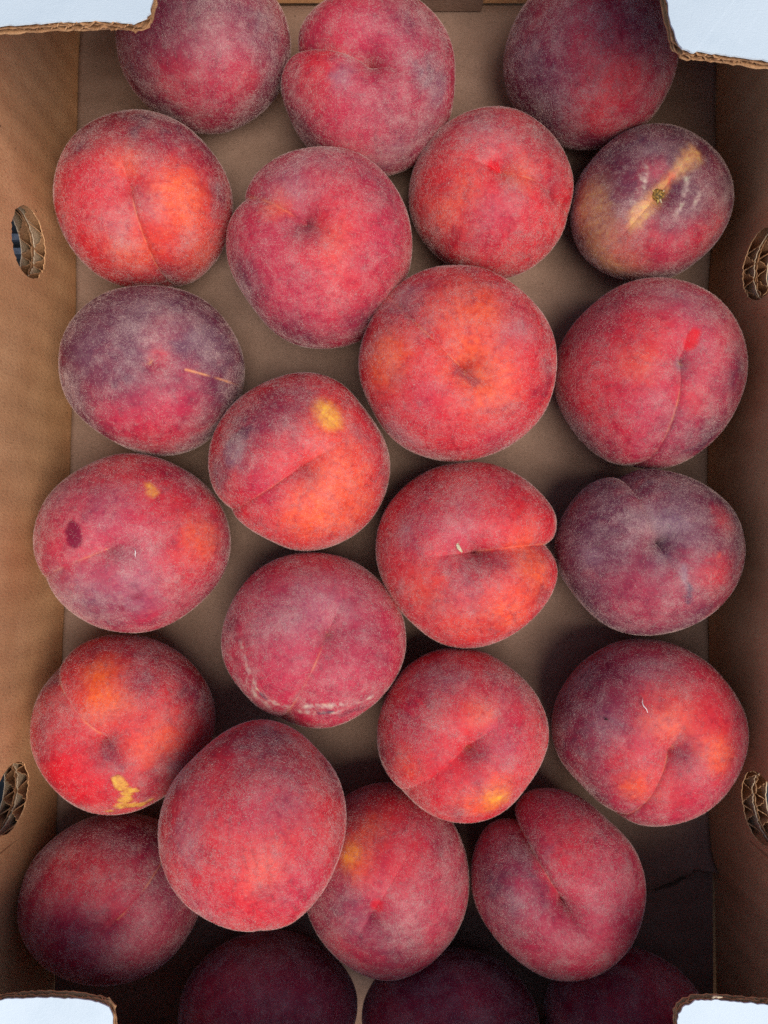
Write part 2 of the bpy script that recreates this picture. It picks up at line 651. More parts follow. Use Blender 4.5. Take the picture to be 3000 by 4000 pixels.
PEACHES = [
    dict(label='magenta peach cut off by the frame, beside the white flap at upper left', c=[-0.079, 0.2096, 0.0341], r=[0.0381, 0.0336, 0.034],
         p=[0.0, 0.994, -0.11], m=[0.0, 0.0, 1.0], line=0, base='M',
         sh={'dd': 0.08, 'dw': 0.35, 'gl': 2.2, 'gd': 0.02, 'st': 0.0, 'seed': 11, 'fac': [(230, 0.03, 0.5), (320, 0.02, 0.5)]},
         spl=[(-0.48, -0.73, 0.48, 0.461, 'P', 0.8), (0.33, -0.59, 0.73, 0.461, 'C', 0.7), (-0.11, -0.83, 0.55, 0.346, 'R', 0.7), (0.1, -0.95, 0.29, 0.404, 'C', 0.9), (0.72, -0.11, 0.68, 0.461, 'P', 0.8), (0.18, -0.13, 0.97, 0.519, 'P', 0.8), (0.21, -0.5, 0.84, 0.231, 'G', 0.35), (0.82, -0.53, 0.23, 0.346, 'P', 0.5), (-0.44, -0.9, 0.02, 0.288, 'P', 0.7), (0.5, -0.7, 0.52, 0.231, 'R', 0.4), (0.3, -0.52, 0.8, 0.346, 'C', 0.5)]),
    dict(label='purplish red peach with a deep horizontal cleft, middle of the top row', c=[-0.0063, 0.1916, 0.0354], r=[0.0383, 0.0377, 0.0361],
         p=[0.024, -0.15, 0.988], m=[-0.781, 0.17, 0.601], line=0, base='C',
         sh={'dd': 0.12, 'dw': 0.36, 'gl': 2.4, 'gd': 0.11, 'st': 0.04, 'seed': 18, 'fac': [(0, 0.03, 0.4), (220, 0.02, 0.4)]},
         spl=[(-0.47, -0.35, 0.81, 0.379, 'R', 0.8), (-0.07, -0.48, 0.87, 0.433, 'C', 0.9), (0.27, -0.64, 0.72, 0.433, 'M', 0.6), (0.68, -0.23, 0.69, 0.19, 'P', 0.9), (0.74, -0.36, 0.56, 0.152, 'G', 0.6), (-0.78, -0.61, 0.14, 0.379, 'P', 0.7), (0.17, -0.96, 0.2, 0.325, 'G', 0.5), (-0.17, 0.15, 0.97, 0.325, 'C', 0.7), (-0.27, -0.3, 0.91, 0.152, 'G', 0.5), (0.51, 0.38, 0.77, 0.433, 'P', 0.7), (-0.56, -0.1, 0.82, 0.162, 'R', 0.5), (-0.19, -0.84, 0.5, 0.325, 'C', 0.6), (0.68, -0.68, 0.27, 0.325, 'P', 0.6)]),
    dict(label='dusky crimson peach tucked beside the white flap at upper right', c=[0.0903, 0.2038, 0.0345], r=[0.0369, 0.0371, 0.0351],
         p=[0.105, 0.993, -0.052], m=[0.0, 0.0, 1.0], line=0, base='M',
         sh={'dd': 0.08, 'dw': 0.35, 'gl': 2.0, 'gd': 0.02, 'st': 0.0, 'seed': 25, 'fac': [(225, 0.03, 0.5)]},
         spl=[(0.05, -0.63, 0.77, 0.502, 'R', 0.85), (-0.03, -0.87, 0.49, 0.279, 'R', 0.8), (-0.15, -0.19, 0.97, 0.335, 'C', 0.5), (-0.77, -0.38, 0.52, 0.502, 'P', 0.8), (-0.93, 0.25, 0.25, 0.335, 'P', 0.9), (0.42, -0.1, 0.9, 0.39, 'P', 0.7), (-0.54, -0.83, 0.15, 0.39, 'P', 0.8), (0.6, -0.72, 0.35, 0.335, 'C', 0.7), (-0.18, -0.4, 0.9, 0.223, 'R', 0.4), (0.64, -0.33, 0.69, 0.223, 'P', 0.5)]),
    dict(label='bright red and orange peach against the left wall, above the dusky purple one', c=[-0.1042, 0.1399, 0.0345], r=[0.038, 0.0377, 0.036],
         p=[0.061, -0.176, 0.983], m=[0.221, -0.935, 0.279], line=1, base='R',
         sh={'dd': 0.06, 'dw': 0.34, 'gl': 2.1, 'gd': 0.05, 'st': 0.01, 'seed': 32, 'fac': [(45, 0.03, 0.45), (270, 0.03, 0.4), (135, 0.02, 0.4)]},
         spl=[(-0.3, 0.03, 0.95, 0.436, 'R', 0.9), (0.5, 0.12, 0.86, 0.327, 'R', 1), (0.62, -0.27, 0.74, 0.327, 'O', 0.9), (0.27, 0.6, 0.76, 0.491, 'P', 0.8), (0.73, 0.59, 0.36, 0.327, 'P', 0.8), (-0.45, 0.4, 0.8, 0.273, 'P', 0.7), (-0.42, -0.23, 0.88, 0.273, 'C', 0.5), (0.23, -0.3, 0.93, 0.191, 'G', 0.35), (0.05, 0.14, 0.99, 0.153, 'O', 0.5), (0.0, -0.75, 0.66, 0.327, 'O', 0.6), (-0.15, -0.55, 0.82, 0.218, 'G', 0.35), (0.66, -0.71, 0.25, 0.327, 'O', 0.5), (0.94, -0.02, 0.35, 0.218, 'P', 0.7), (0.37, -0.92, 0.14, 0.273, 'P', 0.4), (0.54, -0.16, 0.83, 0.218, 'O', 0.6), (-0.32, -0.33, 0.89, 0.218, 'R', 0.6), (0.09, -0.18, 0.98, 0.016, 'T', 0.7)]),
    dict(label='large rose red peach with a short cleft running to its upper left', c=[-0.0274, 0.1184, 0.0388], r=[0.0402, 0.0426, 0.0393],
         p=[-0.135, 0.037, 0.99], m=[-0.748, 0.398, 0.531], line=1, base='C',
         sh={'dd': 0.09, 'dw': 0.33, 'gl': 1.7, 'gd': 0.05, 'st': -0.012, 'seed': 39, 'fac': [(215, 0.03, 0.45), (320, 0.03, 0.45)]},
         spl=[(-0.17, 0.44, 0.88, 0.394, 'G', 0.45), (0.11, 0.28, 0.95, 0.295, 'R', 0.5), (-0.46, 0.2, 0.86, 0.172, 'O', 0.6), (-0.11, -0.11, 0.99, 0.187, 'P', 0.6), (0.33, -0.01, 0.94, 0.295, 'R', 0.7), (0.1, -0.53, 0.84, 0.443, 'R', 0.85), (-0.19, -0.7, 0.69, 0.394, 'C', 0.7), (-0.75, -0.43, 0.5, 0.246, 'P', 0.7), (-0.23, -0.93, 0.27, 0.295, 'P', 0.7), (0.54, -0.81, 0.24, 0.295, 'P', 0.6), (0.73, -0.04, 0.68, 0.295, 'C', 0.6), (0.2, -0.22, 0.95, 0.197, 'O', 0.35), (-0.54, -0.18, 0.82, 0.246, 'C', 0.6), (0.68, 0.43, 0.59, 0.246, 'P', 0.4)]),
    dict(label='red peach with a small bare scarlet dot near its top', c=[0.0478, 0.146, 0.0317], r=[0.0355, 0.0348, 0.0334],
         p=[0.018, -0.047, 0.999], m=[0.759, -0.249, 0.601], line=1, base='R',
         sh={'dd': 0.08, 'dw': 0.32, 'gl': 1.7, 'gd': 0.05, 'st': 0.012, 'seed': 46, 'fac': [(220, 0.03, 0.4), (60, 0.02, 0.5)]},
         spl=[(-0.17, 0.54, 0.83, 0.356, 'G', 0.45), (-0.54, -0.37, 0.76, 0.356, 'O', 0.75), (0.23, -0.14, 0.96, 0.213, 'O', 0.7), (-0.7, -0.13, 0.71, 0.237, 'R', 0.8), (0.0, -0.69, 0.73, 0.474, 'C', 0.8), (0.27, -0.86, 0.43, 0.356, 'R', 0.8), (-0.62, -0.73, -0.28, 0.296, 'P', 0.7), (0.69, -0.23, 0.69, 0.178, 'P', 0.4), (0.18, -0.28, 0.94, 0.178, 'G', 0.35), (0.6, 0.38, 0.7, 0.356, 'P', 0.45), (-0.08, -0.01, 1.0, 0.089, 'r', 1), (-0.84, 0.45, 0.32, 0.296, 'P', 0.35), (0.38, -0.53, 0.76, 0.296, 'R', 0.5), (0.01, -0.06, 1.0, 0.018, 'T', 0.7)]),
    dict(label='purple and yellow peach with an open stem cavity at the right wall', c=[0.1174, 0.1408, 0.0325], r=[0.0344, 0.0333, 0.0322],
         p=[-0.157, -0.21, 0.965], m=[-0.438, -0.531, 0.725], line=0, base='P',
         sh={'dd': 0.14, 'dw': 0.34, 'gl': 1, 'gd': 0.03, 'st': 0, 'seed': 53, 'fac': [(55, 0.03, 0.4), (130, 0.02, 0.4), (310, 0.025, 0.4)]},
         spl=[(-0.83, -0.19, 0.52, 0.319, 'T', 0.95), (-0.55, -0.8, 0.23, 0.368, 'T', 0.9), (-0.89, -0.34, 0.3, 0.245, 'T', 0.8), (-0.55, -0.19, 0.81, 0.306, 'P', 0.9), (-0.28, 0.41, 0.87, 0.245, 'G', 0.55), (0.24, -0.3, 0.93, 0.429, 'P', 0.8), (-0.36, -0.74, 0.57, 0.368, 'R', 0.65), (0.56, -0.65, 0.5, 0.368, 'R', 0.7), (-0.24, 0.05, 0.97, 0.147, 'C', 0.6), (0.1, -0.84, 0.53, 0.368, 'C', 0.6), (0.3, 0.32, 0.9, 0.088, 'T', 0.89), (0.23, 0.26, 0.94, 0.073, 'T', 0.77), (0.18, 0.2, 0.96, 0.084, 'T', 0.9), (0.14, 0.13, 0.98, 0.087, 'T', 0.68), (0.08, 0.09, 0.99, 0.089, 'T', 1.0), (0.06, 0.02, 1.0, 0.088, 'T', 0.78), (0.01, 0.01, 1.0, 0.062, 'O', 0.3), (-0.0, -0.04, 1.0, 0.059, 'O', 0.49), (-0.03, -0.07, 1.0, 0.058, 'O', 0.35), (-0.06, -0.11, 0.99, 0.062, 'O', 0.31), (-0.11, -0.12, 0.99, 0.075, 'O', 0.49), (-0.11, -0.13, 0.99, 0.091, 'T', 0.7), (-0.15, -0.17, 0.97, 0.07, 'T', 0.61), (-0.17, -0.23, 0.96, 0.088, 'T', 0.91), (-0.23, -0.27, 0.93, 0.102, 'T', 0.8), (-0.26, -0.3, 0.92, 0.071, 'T', 0.85), (-0.29, -0.33, 0.9, 0.073, 'T', 0.89), (-0.31, -0.37, 0.88, 0.1, 'T', 0.61), (-0.37, -0.39, 0.84, 0.08, 'T', 0.91), (-0.38, -0.45, 0.81, 0.093, 'T', 0.92), (-0.41, -0.48, 0.78, 0.099, 'T', 0.79), (-0.44, -0.52, 0.73, 0.092, 'T', 0.9), (-0.36, 0.16, 0.92, 0.035, 'W', 0.37), (-0.36, 0.14, 0.92, 0.029, 'W', 0.35), (-0.37, 0.11, 0.92, 0.031, 'W', 0.45), (-0.38, 0.1, 0.92, 0.034, 'W', 0.4), (-0.39, 0.08, 0.92, 0.025, 'W', 0.43), (-0.39, 0.06, 0.92, 0.031, 'W', 0.55), (-0.4, 0.04, 0.92, 0.03, 'W', 0.47), (-0.4, 0.02, 0.91, 0.031, 'W', 0.52), (-0.41, -0.0, 0.91, 0.032, 'W', 0.35), (-0.41, -0.02, 0.91, 0.034, 'W', 0.48), (-0.41, -0.04, 0.91, 0.025, 'W', 0.48), (-0.42, -0.06, 0.91, 0.026, 'W', 0.54), (-0.42, -0.08, 0.9, 0.025, 'W', 0.48), (-0.42, -0.1, 0.9, 0.023, 'W', 0.41), (-0.42, -0.12, 0.9, 0.034, 'W', 0.52), (-0.43, -0.13, 0.89, 0.03, 'W', 0.45), (-0.43, -0.15, 0.89, 0.025, 'W', 0.49), (-0.44, -0.18, 0.88, 0.033, 'W', 0.47), (-0.43, -0.19, 0.88, 0.025, 'W', 0.5), (-0.45, -0.21, 0.87, 0.034, 'W', 0.54), (-0.45, -0.22, 0.87, 0.032, 'W', 0.46), (-0.45, -0.24, 0.86, 0.032, 'W', 0.49), (-0.46, -0.26, 0.85, 0.034, 'W', 0.44), (-0.46, -0.28, 0.84, 0.024, 'W', 0.33), (-0.47, -0.29, 0.83, 0.032, 'W', 0.36), (-0.47, -0.31, 0.83, 0.031, 'W', 0.4), (-0.33, 0.14, 0.93, 0.023, 'W', 0.5), (-0.33, 0.12, 0.94, 0.019, 'W', 0.37), (-0.33, 0.11, 0.94, 0.026, 'W', 0.44), (-0.34, 0.09, 0.94, 0.021, 'W', 0.48), (-0.34, 0.07, 0.94, 0.027, 'W', 0.56), (-0.34, 0.06, 0.94, 0.018, 'W', 0.55), (-0.35, 0.04, 0.94, 0.028, 'W', 0.48), (-0.35, 0.03, 0.94, 0.022, 'W', 0.42), (-0.35, 0.01, 0.94, 0.027, 'W', 0.47), (-0.35, -0.01, 0.93, 0.02, 'W', 0.59), (-0.36, -0.02, 0.93, 0.019, 'W', 0.59), (-0.36, -0.04, 0.93, 0.022, 'W', 0.59), (-0.36, -0.05, 0.93, 0.026, 'W', 0.6), (-0.36, -0.07, 0.93, 0.021, 'W', 0.59), (-0.37, -0.09, 0.93, 0.021, 'W', 0.53), (-0.37, -0.11, 0.92, 0.024, 'W', 0.54), (-0.37, -0.12, 0.92, 0.024, 'W', 0.56), (-0.37, -0.13, 0.92, 0.027, 'W', 0.54), (-0.37, -0.15, 0.92, 0.026, 'W', 0.46), (-0.37, -0.16, 0.91, 0.026, 'W', 0.48), (-0.38, -0.18, 0.91, 0.022, 'W', 0.39), (-0.38, -0.2, 0.91, 0.025, 'W', 0.49), (-0.38, -0.21, 0.9, 0.023, 'W', 0.52), (-0.38, -0.23, 0.89, 0.023, 'W', 0.51), (-0.38, -0.24, 0.89, 0.018, 'W', 0.39), (0.17, 0.01, 0.99, 0.024, 'W', 0.39), (0.17, -0.0, 0.99, 0.035, 'W', 0.55), (0.17, -0.03, 0.98, 0.027, 'W', 0.41), (0.17, -0.05, 0.98, 0.03, 'W', 0.37), (0.17, -0.07, 0.98, 0.03, 'W', 0.47), (0.17, -0.08, 0.98, 0.03, 'W', 0.44), (0.16, -0.11, 0.98, 0.031, 'W', 0.59), (0.15, -0.12, 0.98, 0.028, 'W', 0.39), (0.16, -0.14, 0.98, 0.027, 'W', 0.38), (0.16, -0.17, 0.97, 0.03, 'W', 0.39), (0.16, -0.18, 0.97, 0.033, 'W', 0.57), (0.15, -0.2, 0.97, 0.032, 'W', 0.4), (0.15, -0.22, 0.96, 0.027, 'W', 0.38), (0.14, -0.24, 0.96, 0.028, 'W', 0.6), (0.13, -0.26, 0.96, 0.031, 'W', 0.5), (0.13, -0.28, 0.95, 0.033, 'W', 0.56), (0.12, -0.29, 0.95, 0.027, 'W', 0.5), (0.13, -0.32, 0.94, 0.03, 'W', 0.48), (0.12, -0.33, 0.94, 0.035, 'W', 0.49), (0.11, -0.36, 0.93, 0.03, 'W', 0.58), (0.11, -0.37, 0.92, 0.034, 'W', 0.53), (0.1, -0.38, 0.92, 0.032, 'W', 0.53), (0.08, -0.4, 0.91, 0.031, 'W', 0.53), (0.08, -0.41, 0.91, 0.032, 'W', 0.41), (0.08, -0.43, 0.9, 0.029, 'W', 0.58), (0.06, -0.44, 0.9, 0.033, 'W', 0.39), (0.05, -0.46, 0.89, 0.031, 'W', 0.47), (0.04, -0.48, 0.88, 0.025, 'W', 0.37), (0.04, -0.49, 0.87, 0.03, 'W', 0.42), (0.03, -0.51, 0.86, 0.031, 'W', 0.46), (0.02, -0.52, 0.85, 0.028, 'W', 0.43), (0.32, -0.13, 0.94, 0.026, 'W', 0.4), (0.31, -0.14, 0.94, 0.02, 'W', 0.43), (0.31, -0.17, 0.94, 0.019, 'W', 0.34), (0.31, -0.18, 0.93, 0.025, 'W', 0.44), (0.31, -0.19, 0.93, 0.024, 'W', 0.32), (0.31, -0.21, 0.93, 0.018, 'W', 0.36), (0.31, -0.22, 0.93, 0.02, 'W', 0.42), (0.31, -0.24, 0.92, 0.024, 'W', 0.46), (0.31, -0.25, 0.92, 0.021, 'W', 0.48), (0.3, -0.27, 0.91, 0.025, 'W', 0.49), (0.29, -0.29, 0.91, 0.028, 'W', 0.31), (0.29, -0.3, 0.91, 0.024, 'W', 0.42), (0.28, -0.31, 0.91, 0.026, 'W', 0.33), (0.28, -0.33, 0.9, 0.02, 'W', 0.47), (0.27, -0.34, 0.9, 0.022, 'W', 0.32), (0.27, -0.36, 0.89, 0.022, 'W', 0.39), (0.26, -0.37, 0.89, 0.026, 'W', 0.36), (0.25, -0.38, 0.89, 0.027, 'W', 0.36), (-0.4, 0.08, 0.91, 0.02, 'M', 0.59), (-0.4, 0.07, 0.91, 0.022, 'M', 0.57), (-0.41, 0.04, 0.91, 0.026, 'M', 0.46), (-0.41, 0.03, 0.91, 0.027, 'M', 0.56), (-0.41, 0.01, 0.91, 0.023, 'M', 0.42), (-0.41, -0.0, 0.91, 0.025, 'M', 0.43), (-0.42, -0.02, 0.91, 0.025, 'M', 0.46), (-0.42, -0.04, 0.91, 0.023, 'M', 0.54), (-0.42, -0.05, 0.91, 0.025, 'M', 0.39), (-0.42, -0.07, 0.9, 0.024, 'M', 0.51), (-0.43, -0.08, 0.9, 0.019, 'M', 0.38), (-0.42, -0.1, 0.9, 0.027, 'M', 0.52), (-0.43, -0.12, 0.9, 0.019, 'M', 0.4), (-0.43, -0.13, 0.89, 0.021, 'M', 0.49), (-0.43, -0.15, 0.89, 0.024, 'M', 0.59), (-0.43, -0.16, 0.89, 0.024, 'M', 0.39), (-0.43, -0.18, 0.88, 0.021, 'M', 0.48), (-0.44, -0.2, 0.88, 0.021, 'M', 0.58), (-0.44, -0.21, 0.87, 0.026, 'M', 0.4), (-0.44, -0.22, 0.87, 0.019, 'M', 0.37), (-0.44, -0.24, 0.87, 0.02, 'M', 0.43), (-0.44, -0.25, 0.86, 0.026, 'M', 0.39), (-0.63, 0.24, 0.74, 0.306, 'P', 0.6), (0.63, -0.06, 0.78, 0.245, 'P', 0.6)]),
    dict(label='dusky purple peach with a tan suture line, touching the left wall', c=[-0.0998, 0.0669, 0.0351], r=[0.0391, 0.0373, 0.0363],
         p=[0.207, -0.09, 0.974], m=[0.974, -0.208, 0.095], line=2, base='P',
         sh={'dd': 0.03, 'dw': 0.25, 'gl': 1.8, 'gd': 0.012, 'st': 0.004, 'seed': 60, 'fac': [(230, 0.035, 0.45), (320, 0.03, 0.4)]},
         spl=[(0.29, -0.08, 0.95, 0.13, 'R', 0.7), (0.05, -0.56, 0.83, 0.378, 'C', 0.75), (0.29, -0.71, 0.65, 0.378, 'C', 0.75), (0.09, -0.89, 0.45, 0.432, 'R', 0.5), (-0.14, -0.19, 0.97, 0.324, 'P', 0.8), (0.25, 0.43, 0.87, 0.432, 'G', 0.4), (0.72, 0.28, 0.64, 0.324, 'G', 0.45), (-0.29, 0.16, 0.94, 0.378, 'P', 0.8), (-0.29, -0.69, 0.67, 0.216, 'C', 0.6), (-0.45, 0.03, 0.89, 0.216, 'G', 0.3), (0.51, -0.4, 0.76, 0.27, 'C', 0.4), (0.57, 0.7, 0.43, 0.324, 'P', 0.5), (0.21, -0.1, 0.97, 0.016, 'T', 0.7)]),
    dict(label='largest orange red peach at the centre right of the box', c=[0.0312, 0.0675, 0.0436], r=[0.0414, 0.0404, 0.0388],
         p=[-0.01, -0.242, 0.97], m=[-0.534, 0.331, 0.779], line=1, base='R',
         sh={'dd': 0.1, 'dw': 0.36, 'gl': 1.6, 'gd': 0.055, 'st': 0.014, 'seed': 67, 'fac': [(215, 0.02, 0.4)]},
         spl=[(0.06, 0.43, 0.9, 0.344, 'O', 0.9), (-0.75, -0.05, 0.66, 0.295, 'O', 0.95), (0.05, -0.16, 0.99, 0.295, 'O', 0.8), (-0.57, 0.56, 0.6, 0.246, 'G', 0.5), (-0.23, -0.64, 0.73, 0.344, 'R', 0.8), (-0.32, -0.48, 0.82, 0.246, 'C', 0.4), (0.23, -0.4, 0.89, 0.295, 'O', 0.7), (0.39, -0.83, 0.39, 0.295, 'C', 0.5), (-0.66, -0.72, 0.22, 0.295, 'G', 0.3), (0.78, -0.13, 0.61, 0.172, 'P', 0.45), (0.54, 0.09, 0.83, 0.246, 'R', 0.6), (0.45, 0.22, 0.86, 0.196, 'G', 0.3), (-0.19, -0.97, 0.13, 0.246, 'P', 0.4), (-0.1, -0.17, 0.98, 0.044, 'M', 0.32), (-0.08, -0.2, 0.98, 0.048, 'M', 0.4), (-0.06, -0.21, 0.97, 0.05, 'M', 0.34), (-0.03, -0.24, 0.97, 0.046, 'M', 0.26), (-0.02, -0.26, 0.96, 0.044, 'M', 0.25), (0.01, -0.27, 0.96, 0.042, 'M', 0.34), (0.02, -0.29, 0.96, 0.047, 'M', 0.36), (0.04, -0.32, 0.95, 0.038, 'M', 0.36), (0.06, -0.35, 0.94, 0.038, 'M', 0.24), (0.08, -0.37, 0.93, 0.039, 'M', 0.31), (0.1, -0.39, 0.92, 0.04, 'M', 0.39), (-0.06, 0.59, 0.8, 0.246, 'R', 0.5), (0.43, 0.52, 0.74, 0.246, 'C', 0.4), (-0.0, -0.23, 0.97, 0.015, 'T', 0.7)]),  # the run of small maroon strokes paints shade into the crease
    dict(label='large crimson peach with a bare scarlet mark beside its dimple, at the right wall', c=[0.115, 0.0635, 0.036], r=[0.0394, 0.0406, 0.038],
         p=[0.082, 0.036, 0.996], m=[-0.073, -0.943, 0.324], line=1, base='C',
         sh={'dd': 0.07, 'dw': 0.28, 'gl': 2, 'gd': 0.04, 'st': 0.012, 'seed': 74, 'fac': [(220, 0.04, 0.45), (300, 0.015, 0.4)]},
         spl=[(-0.41, 0.28, 0.87, 0.36, 'R', 0.85), (-0.68, -0.32, 0.66, 0.411, 'R', 0.85), (-0.69, -0.69, -0.23, 0.36, 'P', 0.6), (0.4, -0.73, 0.56, 0.462, 'P', 0.85), (0.7, -0.05, 0.71, 0.257, 'P', 0.8), (0.42, 0.48, 0.77, 0.257, 'P', 0.5), (0.06, 0.68, 0.73, 0.308, 'G', 0.4), (-0.32, -0.4, 0.86, 0.308, 'C', 0.5), (-0.38, -0.05, 0.92, 0.205, 'O', 0.4), (0.16, -0.32, 0.93, 0.205, 'R', 0.5), (0.15, 0.19, 0.97, 0.072, 'r', 1), (0.17, 0.25, 0.95, 0.062, 'r', 1), (-0.82, 0.57, -0.05, 0.257, 'C', 0.6), (0.05, 0.03, 1.0, 0.082, 'G', 0.6), (-0.53, 0.7, 0.48, 0.257, 'P', 0.3), (0.09, 0.04, 1.0, 0.015, 'T', 0.7)]),
    dict(label='red peach with a round yellow spot', c=[-0.0361, 0.0266, 0.0377], r=[0.0388, 0.0395, 0.0372],
         p=[0.126, -0.124, 0.984], m=[-0.617, -0.534, 0.578], line=1, base='R',
         sh={'dd': 0.077, 'dw': 0.34, 'gl': 1.9, 'gd': 0.0388125, 'st': 0.0096, 'seed': 81, 'fac': [(238, 0.06, 0.4), (35, 0.05, 0.45), (120, 0.02, 0.4)]},
         spl=[(0.33, 0.1, 0.94, 0.313, 'R', 0.9), (0.51, -0.26, 0.82, 0.365, 'O', 0.75), (0.27, -0.63, 0.73, 0.365, 'O', 0.85), (-0.48, 0.25, 0.84, 0.365, 'P', 0.8), (-0.63, -0.0, 0.78, 0.146, 'G', 0.8), (-0.15, 0.52, 0.84, 0.261, 'P', 0.6), (-0.18, 0.28, 0.94, 0.157, 'M', 0.6), (0.17, -0.22, 0.96, 0.136, 'P', 0.35), (-0.83, -0.24, 0.51, 0.209, 'P', 0.7), (-0.03, -0.04, 1.0, 0.261, 'R', 0.7), (-0.33, -0.36, 0.87, 0.261, 'C', 0.6), (0.83, 0.45, 0.31, 0.235, 'P', 0.4), (0.69, -0.58, 0.44, 0.261, 'O', 0.6), (0.38, 0.42, 0.83, 0.209, 'O', 0.8), (0.38, 0.42, 0.83, 0.11, 'y', 1), (0.33, 0.49, 0.8, 0.094, 'y', 1), (0.42, 0.35, 0.84, 0.084, 'y', 1), (0.03, 0.68, 0.73, 0.261, 'P', 0.4)]),
    dict(label='wide red peach with a dark maroon spot beside its dimple, at the left wall', c=[-0.1089, -0.0089, 0.0369], r=[0.0406, 0.0393, 0.038],
         p=[0.0, -0.049, 0.999], m=[-0.508, -0.25, 0.824], line=1, base='C',
         sh={'dd': 0.06, 'dw': 0.3, 'gl': 1.5, 'gd': 0.02275, 'st': -0.007, 'seed': 88, 'fac': [(222, 0.055, 0.4), (130, 0.03, 0.4), (320, 0.02, 0.4)]},
         spl=[(0.54, 0.46, 0.71, 0.359, 'R', 0.85), (0.83, 0.03, 0.56, 0.256, 'O', 0.9), (0.71, -0.25, 0.66, 0.256, 'R', 0.7), (-0.62, 0.56, 0.54, 0.308, 'G', 0.55), (-0.36, -0.57, 0.74, 0.41, 'G', 0.6), (0.29, -0.52, 0.8, 0.308, 'G', 0.5), (-0.1, -0.72, 0.69, 0.308, 'P', 0.5), (0.08, 0.13, 0.99, 0.256, 'C', 0.7), (0.16, -0.12, 0.98, 0.128, 'P', 0.5), (0.3, -0.51, 0.8, 0.056, 'M', 0.9), (0.12, -0.64, 0.76, 0.051, 'M', 0.9), (0.11, 0.85, 0.51, 0.308, 'R', 0.8), (0.01, 0.45, 0.89, 0.256, 'G', 0.3), (0.72, -0.62, 0.31, 0.256, 'C', 0.7), (-0.32, 0.16, 0.93, 0.092, 'd', 1), (-0.3, 0.06, 0.95, 0.087, 'd', 1), (0.37, 0.59, 0.72, 0.036, 'y', 1), (0.41, 0.52, 0.75, 0.041, 'y', 1), (0.85, 0.47, 0.24, 0.205, 'R', 0.5), (-0.02, -0.05, 1.0, 0.015, 'T', 0.7)]),
    dict(label='bright red peach with a deep cleft running to its right edge', c=[0.0369, -0.0134, 0.0364], r=[0.0404, 0.041, 0.0386],
         p=[-0.027, 0.063, 0.998], m=[0.786, 0.132, 0.605], line=1, base='R',
         sh={'dd': 0.11, 'dw': 0.35, 'gl': 2.3, 'gd': 0.1, 'st': 0.035, 'seed': 95, 'fac': [(230, 0.02, 0.4), (315, 0.02, 0.4)]},
         spl=[(0.54, 0.17, 0.83, 0.202, 'O', 0.8), (0.64, -0.17, 0.75, 0.227, 'O', 0.9), (-0.46, 0.46, 0.76, 0.353, 'C', 0.7), (-0.31, 0.64, 0.7, 0.303, 'R', 0.8), (-0.1, 0.5, 0.86, 0.252, 'G', 0.3), (-0.73, 0.23, 0.65, 0.202, 'G', 0.4), (0.32, -0.57, 0.75, 0.303, 'O', 0.7), (-0.5, -0.35, 0.79, 0.252, 'O', 0.4), (-0.24, -0.43, 0.87, 0.252, 'G', 0.2), (-0.16, 0.15, 0.98, 0.227, 'C', 0.6), (0.06, -0.02, 1.0, 0.172, 'P', 0.4), (0.29, -0.05, 0.96, 0.121, 'P', 0.4), (0.31, 0.46, 0.83, 0.303, 'R', 0.7), (0.27, 0.84, 0.48, 0.303, 'C', 0.4), (-0.13, -0.72, 0.68, 0.252, 'O', 0.3), (0.04, 0.08, 1.0, 0.015, 'T', 0.7)]),
    dict(label='greyish purple peach at the right wall, between two crimson ones', c=[0.1135, -0.0127, 0.0366], r=[0.0399, 0.0375, 0.0368],
         p=[-0.133, 0.191, 0.973], m=[-0.305, 0.764, 0.569], line=0, base='P',
         sh={'dd': 0.1, 'dw': 0.36, 'gl': 1.9, 'gd': 0.06, 'st': 0.02, 'seed': 102, 'fac': [(215, 0.045, 0.45), (60, 0.03, 0.4), (325, 0.03, 0.4)]},
         spl=[(-0.77, 0.03, 0.63, 0.133, 'G', 0.8), (-0.24, 0.43, 0.87, 0.212, 'G', 0.6), (0.01, 0.29, 0.96, 0.239, 'G', 0.6), (-0.56, 0.38, 0.73, 0.318, 'P', 0.8), (0.09, -0.24, 0.97, 0.318, 'C', 0.5), (0.47, -0.2, 0.86, 0.212, 'R', 0.6), (-0.41, -0.35, 0.84, 0.424, 'M', 0.7), (0.53, 0.33, 0.78, 0.159, 'R', 0.5), (-0.2, -0.63, 0.75, 0.424, 'C', 0.5), (-0.14, 0.05, 0.99, 0.186, 'P', 0.6), (0.09, -0.12, 0.99, 0.032, 'G', 0.52), (0.09, -0.15, 0.98, 0.028, 'G', 0.62), (0.11, -0.17, 0.98, 0.034, 'G', 0.46), (0.1, -0.2, 0.97, 0.042, 'G', 0.5), (0.11, -0.23, 0.97, 0.041, 'G', 0.62), (0.12, -0.24, 0.96, 0.034, 'G', 0.55), (0.12, -0.28, 0.95, 0.042, 'G', 0.64), (0.13, -0.29, 0.95, 0.039, 'G', 0.51), (0.14, -0.3, 0.94, 0.026, 'u', 0.55), (0.14, -0.32, 0.94, 0.027, 'u', 0.63), (0.14, -0.34, 0.93, 0.031, 'u', 0.82), (0.15, -0.37, 0.92, 0.031, 'u', 0.74), (0.15, -0.39, 0.91, 0.032, 'u', 0.55), (0.15, -0.42, 0.9, 0.034, 'u', 0.58), (0.16, -0.43, 0.89, 0.028, 'u', 0.59), (0.16, -0.45, 0.88, 0.031, 'u', 0.57), (0.16, -0.48, 0.86, 0.028, 'u', 0.71), (0.17, -0.5, 0.85, 0.033, 'u', 0.74), (0.46, -0.01, 0.89, 0.021, 'O', 0.7), (-0.1, -0.07, 0.99, 0.133, 'G', 0.5), (-0.81, -0.44, 0.39, 0.265, 'P', 0.5)]),
